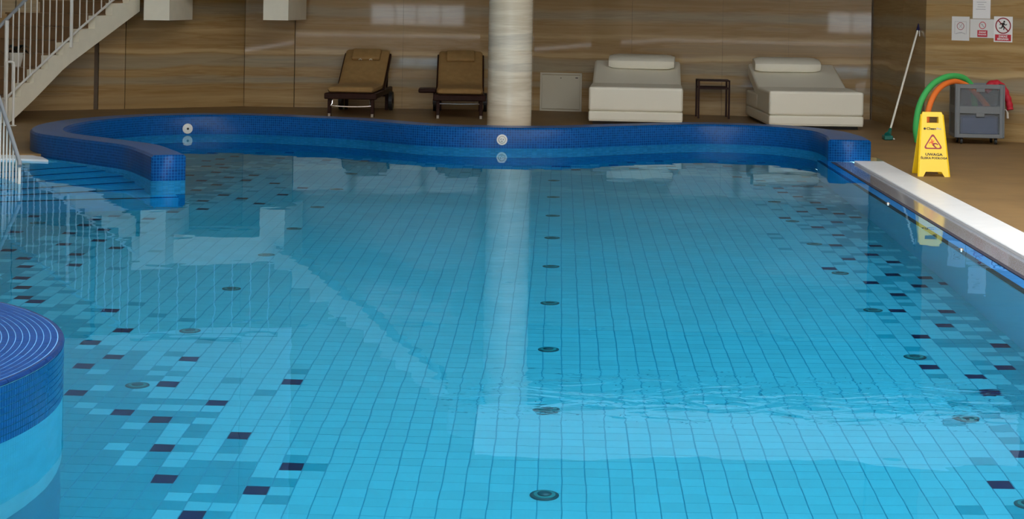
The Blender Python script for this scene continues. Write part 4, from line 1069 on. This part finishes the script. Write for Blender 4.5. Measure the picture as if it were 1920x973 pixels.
# red bundle draped over the right side
P = [atY(u, v, Y) for u, v, Y in ((1848, 172, 19.38), (1858, 160, 19.40), (1872, 160, 19.42), (1884, 172, 19.40), (1891, 190, 19.38), (1894, 206, 19.36))]
rdt = thing('red_float', 'red float draped over the right edge of the grey trolley, with white cord', 'pool float', P[2])
mi = Matrix.Translation(-P[2]); C = catmull([mi @ p for p in P], 6)
obj('float_body', tb(C, [0.035 + 0.016 * math.sin(PI * min(1, k / 20)) + (0.006 if (k // 2) % 2 else 0) for k in range(len(C))], 12), M['red'], rdt, True)
obj('cord', tb([mi @ atY(u, v, 19.27) for u, v in ((1880, 204), (1886, 206), (1889, 211))], 0.007, 6), M['jet_white'], rdt, True)
obj('cord_end', tb([mi @ atY(u, v, 19.27) for u, v in ((1889, 211), (1889.5, 222))], 0.012, 6), M['jet_white'], rdt, True)

# notices on the right wall
d_ = (RW[3] - RW[1]).normalized(); nrm = Vector((d_.y, -d_.x))
ang = math.atan2(d_.y, d_.x)
def wall_uv(u, v):
    a = (u - U0 + (v - V0) * SR) / FPX; p = RW[1]; den = d_.x - a * d_.y; t = (a * p.y - p.x) / den
    q = p + d_ * t; return q, EYE - ray(u, v)[1] * q.y, t
def notice(name, u0, v0, u1, v1, label, cat, off=0.0):
    q0, za, t0 = wall_uv(u0, (v0 + v1) / 2); q1, zb, t1 = wall_uv(u1, (v0 + v1) / 2); um = (u0 + u1) / 2
    qm, zt, tm = wall_uv(um, v0); _, zl, _ = wall_uv(um, v1)
    w = (t1 - t0); h = zt - zl; c = qm + nrm * (0.001 + off)
    t = thing(name, label, cat, (c.x, c.y, zl), ang)
    return t, w, h
g = 'notices on the right wall'
t, w, h = notice('notice', 1785, 31, 1818, 76, 'white notice with a small crossed circle in a grey frame, left of the red ones', 'notice'); t['group'] = g
obj('sheet', bx((0, -0.001, h / 2), (w, 0.002, h)), M['plastic_film'], t)
m1 = Matrix.Translation((0, -0.002, 0))
fz = h * 0.53
bm = bmesh.new()
for c, s in (((0, 0, h * 0.79), (w * 0.66, 0.001, 0.004)), ((-w * 0.33, 0, fz), (0.004, 0.001, h * 0.52)), ((w * 0.33, 0, fz), (0.004, 0.001, h * 0.52))): box(bm, (c[0], -0.0025, c[2]), s)
obj('printed_frame', bm, M['paper_gray'], t)
obj('prohibition_ring', ring_shape(0.038, 0.044, 0.001, Matrix.Translation((0, -0.002, h * 0.60)), 24), M['print_darkred'], t)
fig([bar(-0.03, 0.03, 0.03, -0.03, 0.0025), bar(0.02, 0.025, -0.015, -0.02, 0.005, 0.003)], Matrix.Translation((0, -0.002, h * 0.60)), M['paper_gray'], 'pictogram', t)
fig([bar(-0.06, -0.012, -0.02, 0.0, 0.004), bar(-0.02, 0.0, 0.02, 0.004, 0.005), bar(0.02, 0.002, 0.06, -0.012, 0.004)], Matrix.Translation((0, -0.002, h * 0.32)), M['paper_gray'], 'small_print', t)
t, w, h = notice('notice', 1819, 36, 1866, 71, 'faded notice with a red ring over a red band, in the middle under the paper', 'notice', 0.0); t['group'] = g
obj('sheet', bx((0, -0.001, h / 2), (w, 0.002, h)), M['plastic_film'], t)
obj('prohibition_ring', ring_shape(0.034, 0.042, 0.001, Matrix.Translation((0, -0.002, h * 0.67)), 24), M['print_red'], t)
fig([bar(-0.028, 0.028, 0.028, -0.028, 0.004), bar(-0.005, 0.015, 0.012, -0.018, 0.007, 0.004)], Matrix.Translation((0, -0.002, h * 0.67)), M['paper_gray'], 'pictogram', t)
obj('red_band', bx((0, -0.0026, h * 0.23), (0.12, 0.0015, h * 0.36)), M['print_red'], t)
text_mesh('lettering', 'ZAKAZ', 0.026, M['paper'], t, Matrix.Translation((0, -0.0038, h * 0.30))); text_mesh('lettering', 'SKAKANIA', 0.020, M['paper'], t, Matrix.Translation((0, -0.0038, h * 0.17)))
t, w, h = notice('notice', 1864, 31, 1899, 79, 'no running sign, a running figure in a red circle over a red band', 'notice', 0.002); t['group'] = g
obj('sheet', bx((0, -0.001, h / 2), (w, 0.002, h)), M['paper'], t)
rz_ = h * 0.64; rr = w * 0.42
obj('prohibition_ring', ring_shape(rr * 0.86, rr, 0.0012, Matrix.Translation((0, -0.002, rz_)), 32), M['print_darkred'], t)
obj('slash', flat_shape(bar(-rr * 0.68, rr * 0.68, rr * 0.68, -rr * 0.68, rr * 0.07), 0.0012, Matrix.Translation((0, -0.002, rz_))), M['print_darkred'], t)
k = rr
fig([disc(0.13 * k, 0.5 * k, 0.12 * k), bar(0.08 * k, 0.36 * k, -0.08 * k, -0.05 * k, 0.14 * k, 0.11 * k), bar(0.05 * k, 0.28 * k, -0.34 * k, 0.26 * k, 0.06 * k), bar(-0.34 * k, 0.26 * k, -0.4 * k, 0.08 * k, 0.05 * k),
     bar(0.1 * k, 0.26 * k, 0.26 * k, 0.08 * k, 0.06 * k), bar(0.26 * k, 0.08 * k, 0.48 * k, 0.18 * k, 0.05 * k), bar(-0.06 * k, -0.04 * k, 0.14 * k, -0.2 * k, 0.09 * k, 0.07 * k), bar(0.14 * k, -0.2 * k, 0.06 * k, -0.52 * k, 0.07 * k, 0.05 * k),
     bar(-0.08 * k, -0.05 * k, -0.2 * k, -0.3 * k, 0.09 * k, 0.06 * k), bar(-0.2 * k, -0.3 * k, -0.52 * k, -0.3 * k, 0.06 * k, 0.05 * k)], Matrix.Translation((0, -0.0028, rz_)), M['print_black'], 'running_figure', t)
obj('red_band', bx((0, -0.0026, h * 0.17), (w * 0.86, 0.0015, h * 0.25)), M['print_red'], t)
text_mesh('lettering', 'ZAKAZ', 0.032, M['paper'], t, Matrix.Translation((0, -0.0038, h * 0.22))); text_mesh('lettering', 'BIEGANIA', 0.030, M['paper'], t, Matrix.Translation((0, -0.0038, h * 0.115)))
t, w, h = notice('paper_notice', 1825, -14, 1858, 35, 'white sheet of paper with grey print taped above the three notices', 'notice', 0.006)
obj('sheet', bx((0, -0.001, h / 2), (w, 0.002, h)), M['paper'], t)
bm = bmesh.new()
for q in range(6): box(bm, (-0.01 + 0.008 * (q % 2), -0.0024, h * (0.36 + 0.09 * q)), (w * (0.55 - 0.1 * (q % 3)), 0.001, 0.006))
obj('printed_lines', bm, M['paper_gray'], t)
